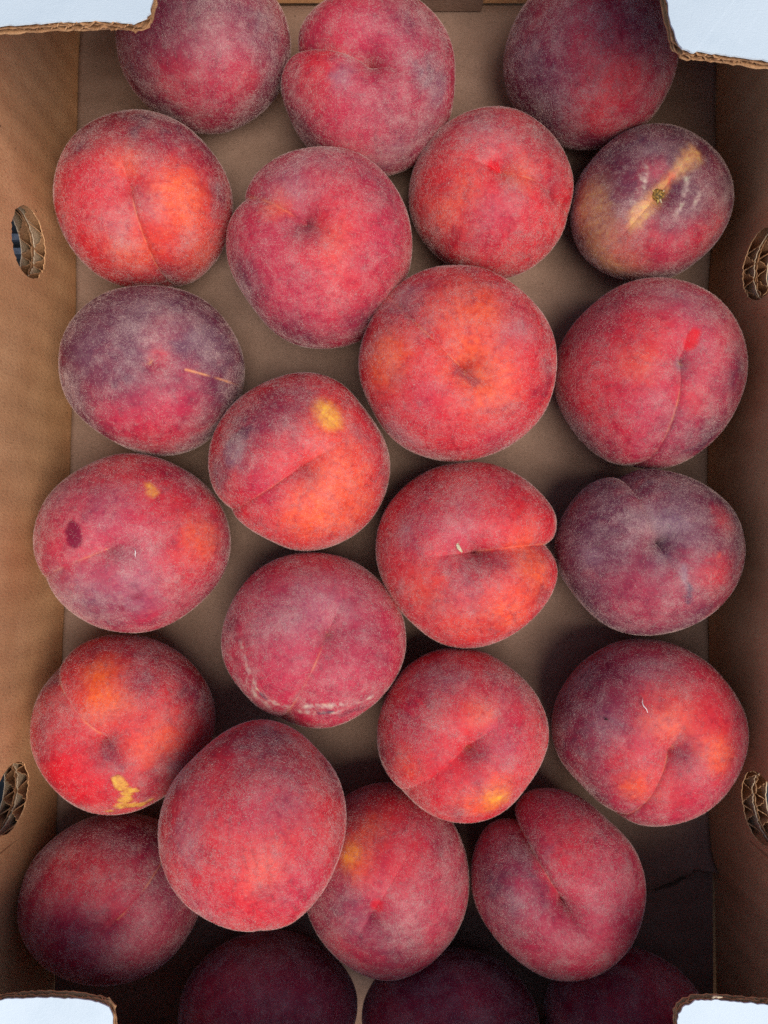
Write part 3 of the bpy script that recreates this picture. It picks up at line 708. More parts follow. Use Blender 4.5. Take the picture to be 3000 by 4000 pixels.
    dict(label='rosy peach with pale scuffs along its lower edge, second column', c=[-0.0301, -0.0512, 0.0367], r=[0.0388, 0.0383, 0.0367],
         p=[0.243, 0.24, 0.94], m=[-0.183, -0.641, 0.746], line=1, base='C',
         sh={'dd': 0.07, 'dw': 0.33, 'gl': 1.9, 'gd': 0.05, 'st': -0.016, 'seed': 109, 'fac': [(225, 0.05, 0.45), (310, 0.04, 0.4)]},
         spl=[(0.04, 0.88, 0.47, 0.425, 'R', 0.7), (0.12, 0.57, 0.82, 0.425, 'G', 0.45), (-0.84, 0.19, 0.51, 0.149, 'M', 0.9), (-0.35, 0.29, 0.89, 0.319, 'G', 0.4), (-0.19, -0.12, 0.97, 0.425, 'C', 0.8), (0.88, 0.41, 0.24, 0.213, 'R', 0.6), (0.59, 0.04, 0.81, 0.266, 'M', 0.5), (-0.7, 0.09, 0.71, 0.029, 'W', 0.57), (-0.69, 0.08, 0.72, 0.033, 'W', 0.63), (-0.69, 0.06, 0.72, 0.029, 'W', 0.47), (-0.68, 0.04, 0.73, 0.029, 'W', 0.59), (-0.68, 0.01, 0.74, 0.025, 'W', 0.59), (-0.68, -0.0, 0.73, 0.035, 'W', 0.48), (-0.67, -0.03, 0.74, 0.033, 'W', 0.47), (-0.66, -0.04, 0.75, 0.036, 'W', 0.55), (-0.66, -0.07, 0.75, 0.029, 'W', 0.69), (-0.66, -0.09, 0.75, 0.026, 'W', 0.51), (-0.65, -0.11, 0.75, 0.027, 'W', 0.55), (-0.65, -0.13, 0.75, 0.026, 'W', 0.42), (-0.64, -0.15, 0.76, 0.028, 'W', 0.58), (-0.62, -0.16, 0.77, 0.029, 'W', 0.43), (-0.62, -0.19, 0.76, 0.034, 'W', 0.43), (-0.61, -0.21, 0.76, 0.029, 'W', 0.54), (-0.6, -0.22, 0.76, 0.03, 'W', 0.49), (-0.6, -0.24, 0.76, 0.025, 'W', 0.55), (-0.59, -0.27, 0.77, 0.025, 'W', 0.68), (-0.58, -0.29, 0.76, 0.029, 'W', 0.66), (-0.57, -0.31, 0.76, 0.034, 'W', 0.68), (-0.56, -0.33, 0.76, 0.035, 'W', 0.46), (-0.55, -0.35, 0.76, 0.029, 'W', 0.58), (-0.54, -0.37, 0.75, 0.028, 'W', 0.58), (-0.53, -0.39, 0.76, 0.037, 'W', 0.59), (-0.52, -0.4, 0.75, 0.03, 'W', 0.52), (-0.51, -0.42, 0.76, 0.033, 'W', 0.62), (-0.48, -0.43, 0.76, 0.028, 'W', 0.66), (-0.47, -0.45, 0.75, 0.03, 'W', 0.69), (-0.46, -0.46, 0.76, 0.031, 'W', 0.55), (-0.44, -0.48, 0.75, 0.029, 'W', 0.5), (-0.43, -0.49, 0.76, 0.035, 'W', 0.54), (-0.41, -0.52, 0.75, 0.029, 'W', 0.58), (-0.4, -0.53, 0.75, 0.03, 'W', 0.5), (-0.38, -0.54, 0.75, 0.027, 'W', 0.68), (-0.37, -0.56, 0.74, 0.024, 'W', 0.55), (-0.35, -0.58, 0.74, 0.028, 'W', 0.43), (-0.33, -0.58, 0.75, 0.026, 'W', 0.66), (-0.31, -0.59, 0.75, 0.029, 'W', 0.52), (-0.3, -0.61, 0.73, 0.026, 'W', 0.52), (-0.28, -0.62, 0.74, 0.033, 'W', 0.43), (-0.26, -0.63, 0.73, 0.03, 'W', 0.51), (-0.25, -0.65, 0.72, 0.03, 'W', 0.43), (-0.23, -0.66, 0.71, 0.024, 'W', 0.6), (-0.64, -0.34, 0.69, 0.03, 'W', 0.52), (-0.62, -0.36, 0.7, 0.033, 'W', 0.48), (-0.61, -0.38, 0.7, 0.036, 'W', 0.4), (-0.61, -0.41, 0.68, 0.034, 'W', 0.46), (-0.59, -0.44, 0.68, 0.036, 'W', 0.39), (-0.57, -0.46, 0.68, 0.039, 'W', 0.52), (-0.57, -0.48, 0.66, 0.042, 'W', 0.51), (-0.56, -0.5, 0.66, 0.036, 'W', 0.48), (-0.53, -0.51, 0.67, 0.03, 'W', 0.46), (-0.52, -0.54, 0.66, 0.037, 'W', 0.38), (-0.5, -0.55, 0.67, 0.028, 'W', 0.51), (-0.47, -0.56, 0.68, 0.038, 'W', 0.57), (-0.46, -0.58, 0.67, 0.03, 'W', 0.4), (-0.45, -0.61, 0.65, 0.042, 'W', 0.47), (-0.43, -0.63, 0.64, 0.029, 'W', 0.51), (-0.06, -0.64, 0.77, 0.036, 'W', 0.52), (-0.04, -0.63, 0.77, 0.036, 'W', 0.72), (-0.01, -0.62, 0.79, 0.027, 'W', 0.57), (0.02, -0.62, 0.79, 0.034, 'W', 0.62), (0.03, -0.61, 0.79, 0.024, 'W', 0.53), (0.06, -0.59, 0.8, 0.026, 'W', 0.72), (0.08, -0.6, 0.8, 0.034, 'W', 0.64), (0.09, -0.59, 0.8, 0.024, 'W', 0.73), (0.12, -0.58, 0.8, 0.033, 'W', 0.77), (0.13, -0.58, 0.8, 0.027, 'W', 0.48), (0.16, -0.58, 0.8, 0.03, 'W', 0.65), (0.18, -0.57, 0.8, 0.031, 'W', 0.57), (0.19, -0.57, 0.8, 0.027, 'W', 0.7), (0.22, -0.57, 0.79, 0.036, 'W', 0.74), (0.24, -0.56, 0.79, 0.026, 'W', 0.77), (0.26, -0.55, 0.79, 0.034, 'W', 0.51), (0.28, -0.55, 0.79, 0.031, 'W', 0.49), (0.31, -0.56, 0.77, 0.027, 'W', 0.73), (0.33, -0.55, 0.77, 0.036, 'W', 0.66), (0.34, -0.55, 0.76, 0.031, 'W', 0.49), (0.36, -0.55, 0.75, 0.029, 'W', 0.63), (0.38, -0.55, 0.74, 0.025, 'W', 0.61), (0.41, -0.55, 0.73, 0.033, 'W', 0.72), (0.43, -0.55, 0.72, 0.027, 'W', 0.54), (0.44, -0.54, 0.72, 0.034, 'W', 0.52), (0.47, -0.53, 0.7, 0.03, 'W', 0.52), (0.49, -0.53, 0.69, 0.033, 'W', 0.5), (0.51, -0.53, 0.67, 0.024, 'W', 0.54), (0.53, -0.53, 0.66, 0.035, 'W', 0.78), (0.54, -0.53, 0.65, 0.028, 'W', 0.62), (0.57, -0.53, 0.62, 0.035, 'W', 0.8), (0.59, -0.52, 0.62, 0.027, 'W', 0.74), (0.61, -0.53, 0.59, 0.026, 'W', 0.73), (0.63, -0.52, 0.57, 0.031, 'W', 0.61), (-0.13, -0.73, 0.67, 0.027, 'W', 0.46), (-0.12, -0.73, 0.67, 0.022, 'W', 0.41), (-0.1, -0.72, 0.69, 0.022, 'W', 0.55), (-0.08, -0.72, 0.69, 0.029, 'W', 0.41), (-0.06, -0.72, 0.69, 0.023, 'W', 0.37), (-0.04, -0.71, 0.7, 0.022, 'W', 0.36), (-0.02, -0.71, 0.71, 0.027, 'W', 0.56), (-0.01, -0.7, 0.72, 0.025, 'W', 0.6), (0.02, -0.7, 0.71, 0.03, 'W', 0.54), (0.03, -0.7, 0.72, 0.028, 'W', 0.53), (0.05, -0.69, 0.73, 0.028, 'W', 0.41), (0.07, -0.69, 0.72, 0.029, 'W', 0.45), (0.08, -0.69, 0.72, 0.03, 'W', 0.4), (0.1, -0.68, 0.73, 0.021, 'W', 0.38), (0.12, -0.68, 0.72, 0.02, 'W', 0.51), (0.13, -0.68, 0.72, 0.02, 'W', 0.38), (0.15, -0.67, 0.73, 0.022, 'W', 0.5), (0.17, -0.66, 0.73, 0.022, 'W', 0.6), (0.19, -0.66, 0.73, 0.023, 'W', 0.49), (0.21, -0.67, 0.72, 0.027, 'W', 0.37), (0.22, -0.66, 0.72, 0.025, 'W', 0.56), (0.24, -0.66, 0.71, 0.023, 'W', 0.58), (0.26, -0.66, 0.7, 0.026, 'W', 0.5), (0.27, -0.66, 0.7, 0.022, 'W', 0.47), (0.29, -0.65, 0.7, 0.022, 'W', 0.52), (0.31, -0.65, 0.7, 0.028, 'W', 0.6), (0.33, -0.65, 0.69, 0.031, 'W', 0.58), (0.34, -0.65, 0.68, 0.021, 'W', 0.56), (0.11, -0.69, 0.72, 0.027, 'u', 0.6), (0.12, -0.69, 0.72, 0.023, 'u', 0.49), (0.15, -0.68, 0.72, 0.023, 'u', 0.61), (0.16, -0.67, 0.73, 0.024, 'u', 0.49), (0.18, -0.67, 0.72, 0.026, 'u', 0.42), (0.2, -0.66, 0.72, 0.025, 'u', 0.61), (0.22, -0.66, 0.72, 0.023, 'u', 0.52), (0.23, -0.65, 0.72, 0.023, 'u', 0.66), (0.25, -0.64, 0.72, 0.023, 'u', 0.69), (0.32, -0.7, 0.63, 0.038, 'M', 0.72), (0.35, -0.7, 0.63, 0.035, 'M', 0.79), (0.37, -0.67, 0.64, 0.03, 'M', 0.77), (0.39, -0.67, 0.63, 0.03, 'M', 0.84), (0.42, -0.67, 0.61, 0.038, 'M', 0.81), (0.43, -0.67, 0.6, 0.039, 'M', 0.84), (0.47, -0.66, 0.59, 0.04, 'M', 0.79), (0.49, -0.66, 0.57, 0.034, 'M', 0.68), (0.51, -0.65, 0.57, 0.038, 'M', 0.75), (0.53, -0.65, 0.54, 0.041, 'M', 0.81), (0.56, -0.64, 0.52, 0.035, 'M', 0.77), (0.58, -0.65, 0.49, 0.034, 'M', 0.61), (-0.5, -0.45, 0.74, 0.022, 'u', 0.46), (-0.5, -0.46, 0.74, 0.025, 'u', 0.59), (-0.48, -0.47, 0.74, 0.021, 'u', 0.6), (-0.46, -0.49, 0.74, 0.028, 'u', 0.48), (-0.46, -0.5, 0.74, 0.026, 'u', 0.58), (-0.44, -0.51, 0.74, 0.024, 'u', 0.5), (-0.52, 0.55, 0.65, 0.266, 'C', 0.6), (0.27, -0.17, 0.95, 0.319, 'C', 0.5), (0.23, 0.21, 0.95, 0.016, 'T', 0.7)]),
    dict(label='red and orange peach with a tan corky scab on its lower side', c=[-0.113, -0.0868, 0.0344], r=[0.0377, 0.0386, 0.0362],
         p=[0.054, 0.023, 0.998], m=[-0.546, 0.557, 0.626], line=1, base='R',
         sh={'dd': 0.09, 'dw': 0.36, 'gl': 1.9, 'gd': 0.04125, 'st': -0.0144, 'seed': 116, 'fac': [(225, 0.05, 0.45), (305, 0.04, 0.4), (50, 0.02, 0.4)]},
         spl=[(-0.77, 0.6, 0.21, 0.325, 'P', 0.8), (0.89, 0.36, 0.28, 0.271, 'P', 0.7), (0.27, 0.89, 0.38, 0.379, 'P', 0.45), (-0.28, 0.22, 0.93, 0.271, 'R', 0.8), (-0.24, -0.36, 0.9, 0.352, 'r', 0.7), (0.56, 0.0, 0.83, 0.271, 'O', 0.7), (0.38, 0.21, 0.9, 0.216, 'R', 0.6), (0.13, -0.15, 0.98, 0.173, 'P', 0.55), (0.59, -0.42, 0.69, 0.243, 'P', 0.5), (0.74, -0.36, 0.57, 0.097, 'G', 0.5), (-0.05, 0.7, 0.72, 0.206, 'o', 0.75), (0.06, 0.44, 0.89, 0.243, 'o', 0.8), (0.41, 0.59, 0.69, 0.119, 'M', 0.85), (0.76, 0.59, 0.28, 0.216, 'C', 0.5), (0.79, 0.44, 0.42, 0.076, 'M', 0.6), (-0.64, -0.02, 0.77, 0.216, 'P', 0.5), (0.21, -0.4, 0.89, 0.06, 's', 1), (0.23, -0.47, 0.85, 0.065, 's', 1), (0.28, -0.54, 0.79, 0.065, 's', 1), (0.24, -0.64, 0.73, 0.07, 's', 1), (0.17, -0.73, 0.66, 0.07, 's', 1), (0.04, -0.8, 0.6, 0.049, 's', 1), (0.27, -0.74, 0.62, 0.065, 's', 1), (0.35, -0.76, 0.55, 0.06, 's', 1), (0.44, -0.72, 0.54, 0.043, 's', 1), (0.35, -0.53, 0.77, 0.038, 's', 1)]),
    dict(label='bright red peach with a yellow tinge at its lower tip', c=[0.0343, -0.0907, 0.0395], r=[0.0361, 0.0368, 0.0346],
         p=[-0.047, 0.062, 0.997], m=[-0.638, -0.443, 0.63], line=0, base='R',
         sh={'dd': 0.11, 'dw': 0.36, 'gl': 1.5, 'gd': 0.04, 'st': -0.012, 'seed': 123, 'fac': [(225, 0.05, 0.45), (320, 0.05, 0.45), (60, 0.02, 0.4)]},
         spl=[(-0.27, 0.82, 0.51, 0.335, 'G', 0.5), (0.01, 0.93, 0.38, 0.279, 'R', 0.6), (-0.45, 0.2, 0.87, 0.279, 'R', 0.9), (0.13, 0.41, 0.9, 0.179, 'O', 0.8), (-0.69, 0.29, 0.66, 0.279, 'C', 0.6), (0.5, 0.63, 0.59, 0.279, 'G', 0.3), (0.4, 0.16, 0.9, 0.335, 'C', 0.7), (0.36, -0.34, 0.87, 0.167, 'O', 0.6), (-0.3, -0.28, 0.91, 0.279, 'R', 0.6), (0.04, -0.01, 1.0, 0.145, 'P', 0.35), (-0.69, -0.14, 0.71, 0.167, 'O', 0.4), (-0.92, -0.2, 0.34, 0.223, 'P', 0.3), (0.3, -0.57, 0.76, 0.156, 'Y', 0.85), (0.07, -0.62, 0.79, 0.167, 'O', 0.6), (-0.05, 0.23, 0.97, 0.223, 'R', 0.6), (-0.06, 0.05, 1.0, 0.017, 'T', 0.7)]),
    dict(label='large two-tone peach, purple on its left half and orange red on its right', c=[0.1143, -0.0905, 0.0359], r=[0.04, 0.0401, 0.038],
         p=[-0.035, 0.006, 0.999], m=[-0.324, -0.759, 0.565], line=1, base='C',
         sh={'dd': 0.088, 'dw': 0.33, 'gl': 1.8, 'gd': 0.0299, 'st': 0.0056, 'seed': 130, 'fac': [(222, 0.045, 0.45), (40, 0.02, 0.4), (325, 0.02, 0.4)]},
         spl=[(-0.73, 0.57, 0.37, 0.462, 'P', 0.8), (-0.91, -0.04, 0.41, 0.359, 'P', 0.8), (-0.54, 0.45, 0.71, 0.308, 'M', 0.7), (-0.19, 0.76, 0.62, 0.205, 'G', 0.5), (-0.68, 0.22, 0.7, 0.205, 'G', 0.35), (-0.02, 0.33, 0.95, 0.308, 'O', 0.8), (0.36, 0.31, 0.88, 0.308, 'R', 0.8), (-0.36, -0.37, 0.86, 0.205, 'O', 0.85), (0.45, -0.0, 0.89, 0.205, 'O', 0.75), (-0.07, -0.3, 0.95, 0.308, 'R', 0.7), (-0.53, -0.06, 0.84, 0.205, 'R', 0.6), (0.1, -0.02, 0.99, 0.144, 'P', 0.5), (-0.69, -0.63, 0.36, 0.257, 'P', 0.6), (0.56, 0.65, 0.52, 0.308, 'R', 0.6), (-0.11, 0.57, 0.82, 0.205, 'R', 0.6), (-0.08, 0.94, 0.32, 0.257, 'C', 0.4), (-0.04, 0.01, 1.0, 0.015, 'T', 0.7)]),
    dict(label='tall rose red peach resting on top of the lower ones', c=[-0.0503, -0.1178, 0.0674], r=[0.0358, 0.0387, 0.0354],
         p=[0.1, -0.752, -0.652], m=[0.0, 0.0, 1.0], line=0, base='R',
         sh={'dd': 0.06, 'dw': 0.35, 'gl': 1.6, 'gd': 0.012, 'st': 0.0, 'seed': 137, 'fac': [(45, 0.03, 0.4), (135, 0.05, 0.5), (320, 0.02, 0.4)]},
         spl=[(0.09, 0.92, 0.37, 0.45, 'P', 0.7), (-0.74, 0.56, 0.37, 0.25, 'P', 0.6), (0.88, 0.47, 0.08, 0.2, 'P', 0.6), (0.36, 0.02, 0.93, 0.4, 'R', 0.9), (0.19, -0.08, 0.98, 0.25, 'O', 0.4), (-0.57, 0.1, 0.81, 0.2, 'G', 0.35), (0.44, 0.43, 0.79, 0.3, 'G', 0.3), (0.61, -0.37, 0.7, 0.3, 'C', 0.7), (-0.12, -0.04, 0.99, 0.3, 'R', 0.7), (0.49, 0.73, 0.48, 0.25, 'M', 0.4), (-0.5, 0.42, 0.76, 0.2, 'G', 0.25), (-0.46, -0.54, 0.71, 0.25, 'C', 0.6), (0.31, -0.33, 0.89, 0.15, 'P', 0.25), (0.09, 0.39, 0.92, 0.25, 'C', 0.5), (0.75, 0.13, 0.65, 0.25, 'R', 0.5)]),
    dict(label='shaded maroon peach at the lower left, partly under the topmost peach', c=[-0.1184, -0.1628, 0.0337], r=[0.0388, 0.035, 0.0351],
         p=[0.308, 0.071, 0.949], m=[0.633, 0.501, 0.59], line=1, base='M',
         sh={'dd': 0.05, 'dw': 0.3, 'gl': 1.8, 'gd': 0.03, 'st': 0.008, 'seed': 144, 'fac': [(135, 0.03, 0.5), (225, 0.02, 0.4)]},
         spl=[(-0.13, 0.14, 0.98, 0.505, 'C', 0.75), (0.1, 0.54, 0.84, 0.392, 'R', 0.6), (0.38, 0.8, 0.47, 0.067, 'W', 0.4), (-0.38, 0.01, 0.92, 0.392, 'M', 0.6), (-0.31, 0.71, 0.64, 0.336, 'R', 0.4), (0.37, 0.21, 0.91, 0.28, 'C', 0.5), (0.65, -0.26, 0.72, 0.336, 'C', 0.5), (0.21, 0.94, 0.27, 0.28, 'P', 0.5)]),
    dict(label='half shaded peach with a yellow patch, right of the topmost peach', c=[0.0016, -0.1541, 0.0348], r=[0.0355, 0.0396, 0.0357],
         p=[-0.22, -0.032, 0.975], m=[-0.093, 0.153, 0.984], line=0, base='C',
         sh={'dd': 0.06, 'dw': 0.3, 'gl': 0.9, 'gd': 0.02, 'st': 0.004, 'seed': 151, 'fac': [(235, 0.06, 0.5), (300, 0.03, 0.4)]},
         spl=[(-0.04, 0.91, 0.41, 0.384, 'R', 0.8), (-0.2, 0.75, 0.63, 0.22, 'O', 0.8), (-0.42, 0.52, 0.74, 0.132, 'Y', 0.95), (0.22, 0.43, 0.88, 0.439, 'R', 0.8), (-0.51, 0.01, 0.86, 0.329, 'P', 0.7), (0.32, 0.0, 0.95, 0.329, 'C', 0.7), (-0.13, 0.1, 0.99, 0.077, 'r', 0.7), (0.66, 0.62, 0.41, 0.275, 'M', 0.6), (0.06, -0.37, 0.93, 0.384, 'P', 0.6), (0.53, 0.3, 0.79, 0.22, 'C', 0.5), (-0.3, 0.49, 0.82, 0.165, 'O', 0.5)]),
    dict(label='half shaded peach with a long diagonal cleft at the lower right', c=[0.073, -0.1532, 0.04], r=[0.036, 0.0372, 0.0347],
         p=[-0.09, 0.127, 0.988], m=[-0.522, 0.79, 0.321], line=1, base='C',
         sh={'dd': 0.06, 'dw': 0.28, 'gl': 2.6, 'gd': 0.12, 'st': -0.045, 'seed': 158, 'fac': [(235, 0.06, 0.5), (45, 0.05, 0.5)]},
         spl=[(-0.01, 0.6, 0.8, 0.333, 'R', 0.7), (-0.53, 0.85, -0.04, 0.333, 'C', 0.7), (-0.83, 0.23, 0.51, 0.333, 'P', 0.75), (-0.61, 0.06, 0.79, 0.155, 'G', 0.5), (-0.25, 0.59, 0.77, 0.1, 'G', 0.4), (0.25, 0.14, 0.96, 0.444, 'C', 0.7), (0.48, 0.55, 0.68, 0.278, 'C', 0.5), (-0.18, -0.36, 0.91, 0.389, 'M', 0.5), (-0.65, 0.71, 0.26, 0.115, 'P', 0.39), (-0.62, 0.67, 0.4, 0.15, 'P', 0.4), (-0.6, 0.63, 0.49, 0.108, 'P', 0.44), (-0.56, 0.57, 0.6, 0.121, 'P', 0.31), (-0.56, 0.52, 0.64, 0.152, 'P', 0.28), (-0.49, 0.48, 0.73, 0.103, 'P', 0.29), (-0.45, 0.43, 0.78, 0.124, 'P', 0.44), (-0.41, 0.37, 0.83, 0.104, 'P', 0.41), (-0.39, 0.29, 0.87, 0.107, 'P', 0.39), (-0.35, 0.24, 0.9, 0.116, 'P', 0.31), (-0.28, 0.19, 0.94, 0.106, 'P', 0.37), (-0.43, 0.78, 0.46, 0.074, 'C', 0.42), (-0.41, 0.75, 0.52, 0.078, 'C', 0.36), (-0.39, 0.71, 0.59, 0.083, 'C', 0.42), (-0.38, 0.69, 0.62, 0.084, 'C', 0.4), (-0.36, 0.66, 0.66, 0.083, 'C', 0.32), (-0.35, 0.62, 0.71, 0.077, 'C', 0.36), (-0.34, 0.58, 0.74, 0.079, 'C', 0.38), (-0.32, 0.57, 0.76, 0.082, 'C', 0.41), (-0.3, 0.52, 0.8, 0.064, 'C', 0.45), (-0.26, 0.5, 0.83, 0.08, 'C', 0.36), (-0.24, 0.46, 0.86, 0.07, 'C', 0.36), (-0.21, 0.43, 0.88, 0.081, 'C', 0.37), (-0.2, 0.4, 0.9, 0.087, 'C', 0.43), (-0.17, 0.36, 0.92, 0.065, 'C', 0.45), (-0.15, 0.32, 0.94, 0.078, 'C', 0.49), (-0.12, 0.3, 0.95, 0.088, 'C', 0.42), (-0.11, 0.26, 0.96, 0.068, 'C', 0.47), (0.6, -0.03, 0.8, 0.278, 'M', 0.5), (-0.7, -0.18, 0.69, 0.278, 'P', 0.5)]),
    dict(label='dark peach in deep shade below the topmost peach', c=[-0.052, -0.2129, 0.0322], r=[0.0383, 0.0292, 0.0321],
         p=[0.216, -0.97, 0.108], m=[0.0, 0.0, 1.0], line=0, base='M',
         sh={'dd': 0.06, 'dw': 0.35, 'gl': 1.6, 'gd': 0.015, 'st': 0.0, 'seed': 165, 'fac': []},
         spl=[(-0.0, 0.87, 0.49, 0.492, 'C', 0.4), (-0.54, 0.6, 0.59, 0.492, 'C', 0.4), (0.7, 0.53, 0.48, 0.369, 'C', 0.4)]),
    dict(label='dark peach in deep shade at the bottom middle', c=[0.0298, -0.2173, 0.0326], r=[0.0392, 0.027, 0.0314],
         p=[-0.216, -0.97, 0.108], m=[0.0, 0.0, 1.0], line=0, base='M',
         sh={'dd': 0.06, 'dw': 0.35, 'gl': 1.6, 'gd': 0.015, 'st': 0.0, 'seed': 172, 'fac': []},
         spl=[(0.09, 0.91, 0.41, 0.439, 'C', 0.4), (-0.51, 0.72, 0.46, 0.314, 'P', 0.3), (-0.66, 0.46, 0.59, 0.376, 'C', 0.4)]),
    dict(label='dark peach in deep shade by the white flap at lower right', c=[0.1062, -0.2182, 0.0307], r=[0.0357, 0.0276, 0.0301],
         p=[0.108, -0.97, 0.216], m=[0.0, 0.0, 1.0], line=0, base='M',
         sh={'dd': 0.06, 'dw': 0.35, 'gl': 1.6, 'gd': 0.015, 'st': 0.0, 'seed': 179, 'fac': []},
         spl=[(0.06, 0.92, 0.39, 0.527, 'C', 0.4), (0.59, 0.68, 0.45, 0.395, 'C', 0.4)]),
]
MARKS = {'chaff': (12, [-0.219, 0.118, 0.969]), 'lint': (17, [-0.291, 0.45, 0.844]), 'fibre': (11, [0.303, -0.074, 0.95]), 'speck': (17, [-0.627, 0.293, 0.722])}

PAL = {
    'O': lin(230, 84, 46), 'o': lin(236, 92, 36), 'Y': lin(236, 150, 48), 'y': lin(240, 164, 60), 'T': lin(208, 146, 90),
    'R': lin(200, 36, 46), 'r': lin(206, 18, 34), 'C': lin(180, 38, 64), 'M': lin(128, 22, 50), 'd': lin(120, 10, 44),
    'P': lin(92, 36, 58), 'G': lin(132, 96, 108), 'W': lin(206, 186, 166), 'u': lin(74, 50, 72), 's': lin(214, 150, 66),
}
SHARP = {'r': 0.35, 'y': 1.0, 'd': 0.25, 's': 0.12, 'u': 0.4, 'W': 0.9}
BLOOM = {'G': 1.25, 'W': 1.5, 'P': 0.95, 'r': 0.12, 'd': 0.12, 'y': 0.2, 's': 0.0, 'Y': 0.4, 'T': 0.6, 'O': 0.55, 'o': 0.45, 'R': 0.6, 'C': 0.75, 'M': 0.7, 'u': 0.6}
LINE_C = np.array(lin(226, 150, 92))
NT, NF = 120, 220


def grid_faces(nt, nf):
    F = []
    rows = nt - 1
    for j in range(nf):
        F.append((0, 1 + j, 1 + (j + 1) % nf))
    for i in range(rows - 1):
        for j in range(nf):
            a = 1 + i * nf + j
            b = 1 + i * nf + (j + 1) % nf
            F.append((a, a + nf, b + nf, b))
    last = 1 + rows * nf
    for j in range(nf):
        F.append((last, 1 + (rows - 1) * nf + (j + 1) % nf, 1 + (rows - 1) * nf + j))
    return F


GRID = grid_faces(NT, NF)
HAIRS = 52000


def build_peach(i, e):
    sh = e['sh']
    p = np.array(e['p'])
    m = np.array(e['m'])
    c = np.array(e['c'])
    rad = np.array(e['r'])
    n = peach_dirs(p, m, NT, NF)
    Rr = peach_radius(n, p, m, sh)
    V = n * Rr[:, None] * rad
    # ---- pigment
    seed = sh['seed']
    w1 = wobble(n, seed + 1, 4.0)
    w2 = wobble(n, seed + 2, 9.0)
    w3 = wobble(n, seed + 3, 20.0)
    w4 = wobble(n, seed + 4, 6.0)
    w5 = wobble(n, seed + 5, 38.0, 3, 0.7)
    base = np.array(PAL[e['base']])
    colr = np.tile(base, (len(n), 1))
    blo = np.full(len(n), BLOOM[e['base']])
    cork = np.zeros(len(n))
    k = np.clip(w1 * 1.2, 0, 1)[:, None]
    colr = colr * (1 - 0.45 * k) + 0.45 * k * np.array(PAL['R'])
    k = np.clip(-w2 * 1.1 - 0.15, 0, 1)[:, None]
    colr = colr * (1 - 0.5 * k) + 0.5 * k * np.array(PAL['P'])
    warp = np.stack([wobble(n, seed + 20 + q, 5.0, 5, 0.78) for q in range(3)], 1)
    nw = n + 0.11 * warp
    nw /= np.linalg.norm(nw, axis=1)[:, None]
    warp2 = np.stack([wobble(n, seed + 40 + q, 24.0, 3, 0.6) for q in range(3)], 1)
    ns = n + 0.018 * warp2
    ns /= np.linalg.norm(ns, axis=1)[:, None]
    for (sx, sy, sz, ra, code, st) in e['spl']:
        d = np.array((sx, sy, sz))
        d /= np.linalg.norm(d)
        if code in SHARP:
            ang = np.arccos(np.clip(ns @ d, -1, 1)) / ra
            s = SHARP[code]
            a = st * np.clip((1 + s - ang) / (2 * s), 0, 1)
            a = a * a * (3 - 2 * a)
            if code == 'y':
                a = a * np.clip(0.85 + 0.5 * w5, 0, 1)
            if code == 'W':
                a = a * np.clip(0.4 + 1.2 * w5, 0, 1)
        else:
            ang = np.arccos(np.clip(nw @ d, -1, 1)) / ra
            a = st * np.exp(-(ang * 0.95) ** 2.4) * (1 + 0.35 * w3 + 0.2 * w5)
        a = np.clip(a, 0, 1)
        colr = colr * (1 - a[:, None]) + a[:, None] * np.array(PAL[code])
        blo = blo * (1 - a) + a * BLOOM[code]
        if code == 's':
            cork = np.maximum(cork, a)
    # darker crimson mottling
    k = (np.clip(1.3 * wobble(n, seed + 7, 10.0, 5, 0.78) - 0.12, 0, 1) * 0.42 * (1 - np.clip(cork, 0, 1)))[:, None]
    colr = colr * (1 - k) + k * np.array(PAL['M'])
    # streaks of deeper red running from end to end of the fruit
    pp = p / np.linalg.norm(p)
    mm = m - np.dot(m, pp) * pp
    mm /= np.linalg.norm(mm)
    q = np.cross(pp, mm)
    phi = np.arctan2(n @ q, n @ mm)
    th = np.arccos(np.clip(n @ pp, -1, 1))
    stv = np.stack([np.cos(phi) * 6, np.sin(phi) * 6, th * 0.8], 1)
    stn = wobble(stv, seed + 60, 2.2, 3)
    k = (np.clip(stn - 0.1, 0, 1) * 0.35 * np.sin(th))[:, None]
    colr = colr * (1 - k) + k * np.array(PAL['M'])
    # suture thread
    dl = np.arcsin(np.clip(n @ q, -1, 1))
    if e['line']:
        along = (n @ mm > 0) & (th > 0.06)
        fade = np.clip(0.45 + 1.1 * wobble(np.stack([th * 3, th * 0, th * 0], 1), seed + 70, 3.0, 3), 0, 1)
        fade *= np.clip((sh['gl'] - th) / 0.3, 0, 1)
        if e['line'] == 2:
            fade = np.clip(fade * 1.6, 0, 1) * (th > 0.36)
        wline = 0.011 * (1 + 0.5 * w3)
        a = np.where(along, np.exp(-(dl / wline) ** 2) * fade * (0.75 if e['line'] == 2 else 0.4), 0)
        colr = colr * (1 - a[:, None]) + a[:, None] * LINE_C
        blo *= 1 - 0.7 * a
    patch = np.clip(0.85 + 1.0 * wobble(n, seed + 6, 8.0, 5, 0.75) + 0.5 * w4, 0.08, 2.3)
    blo = np.clip(blo * patch, 0, 1.9)
    me = bpy.data.meshes.new('peach')
    me.from_pydata(V.tolist(), [], GRID)
    me.polygons.foreach_set('use_smooth', np.ones(len(me.polygons), dtype=bool))
    a = me.attributes.new('pigment', 'FLOAT_COLOR', 'POINT')
    a.data.foreach_set('color', np.hstack([np.clip(colr, 0, 1), np.ones((len(n), 1))]).astype(np.float32).ravel())
    a = me.attributes.new('merid', 'FLOAT_VECTOR', 'POINT')
    a.data.foreach_set('vector', np.stack([np.cos(phi) * 2, np.sin(phi) * 2, th * 0.45], 1).astype(np.float32).ravel())
    a = me.attributes.new('bloom', 'FLOAT', 'POINT')
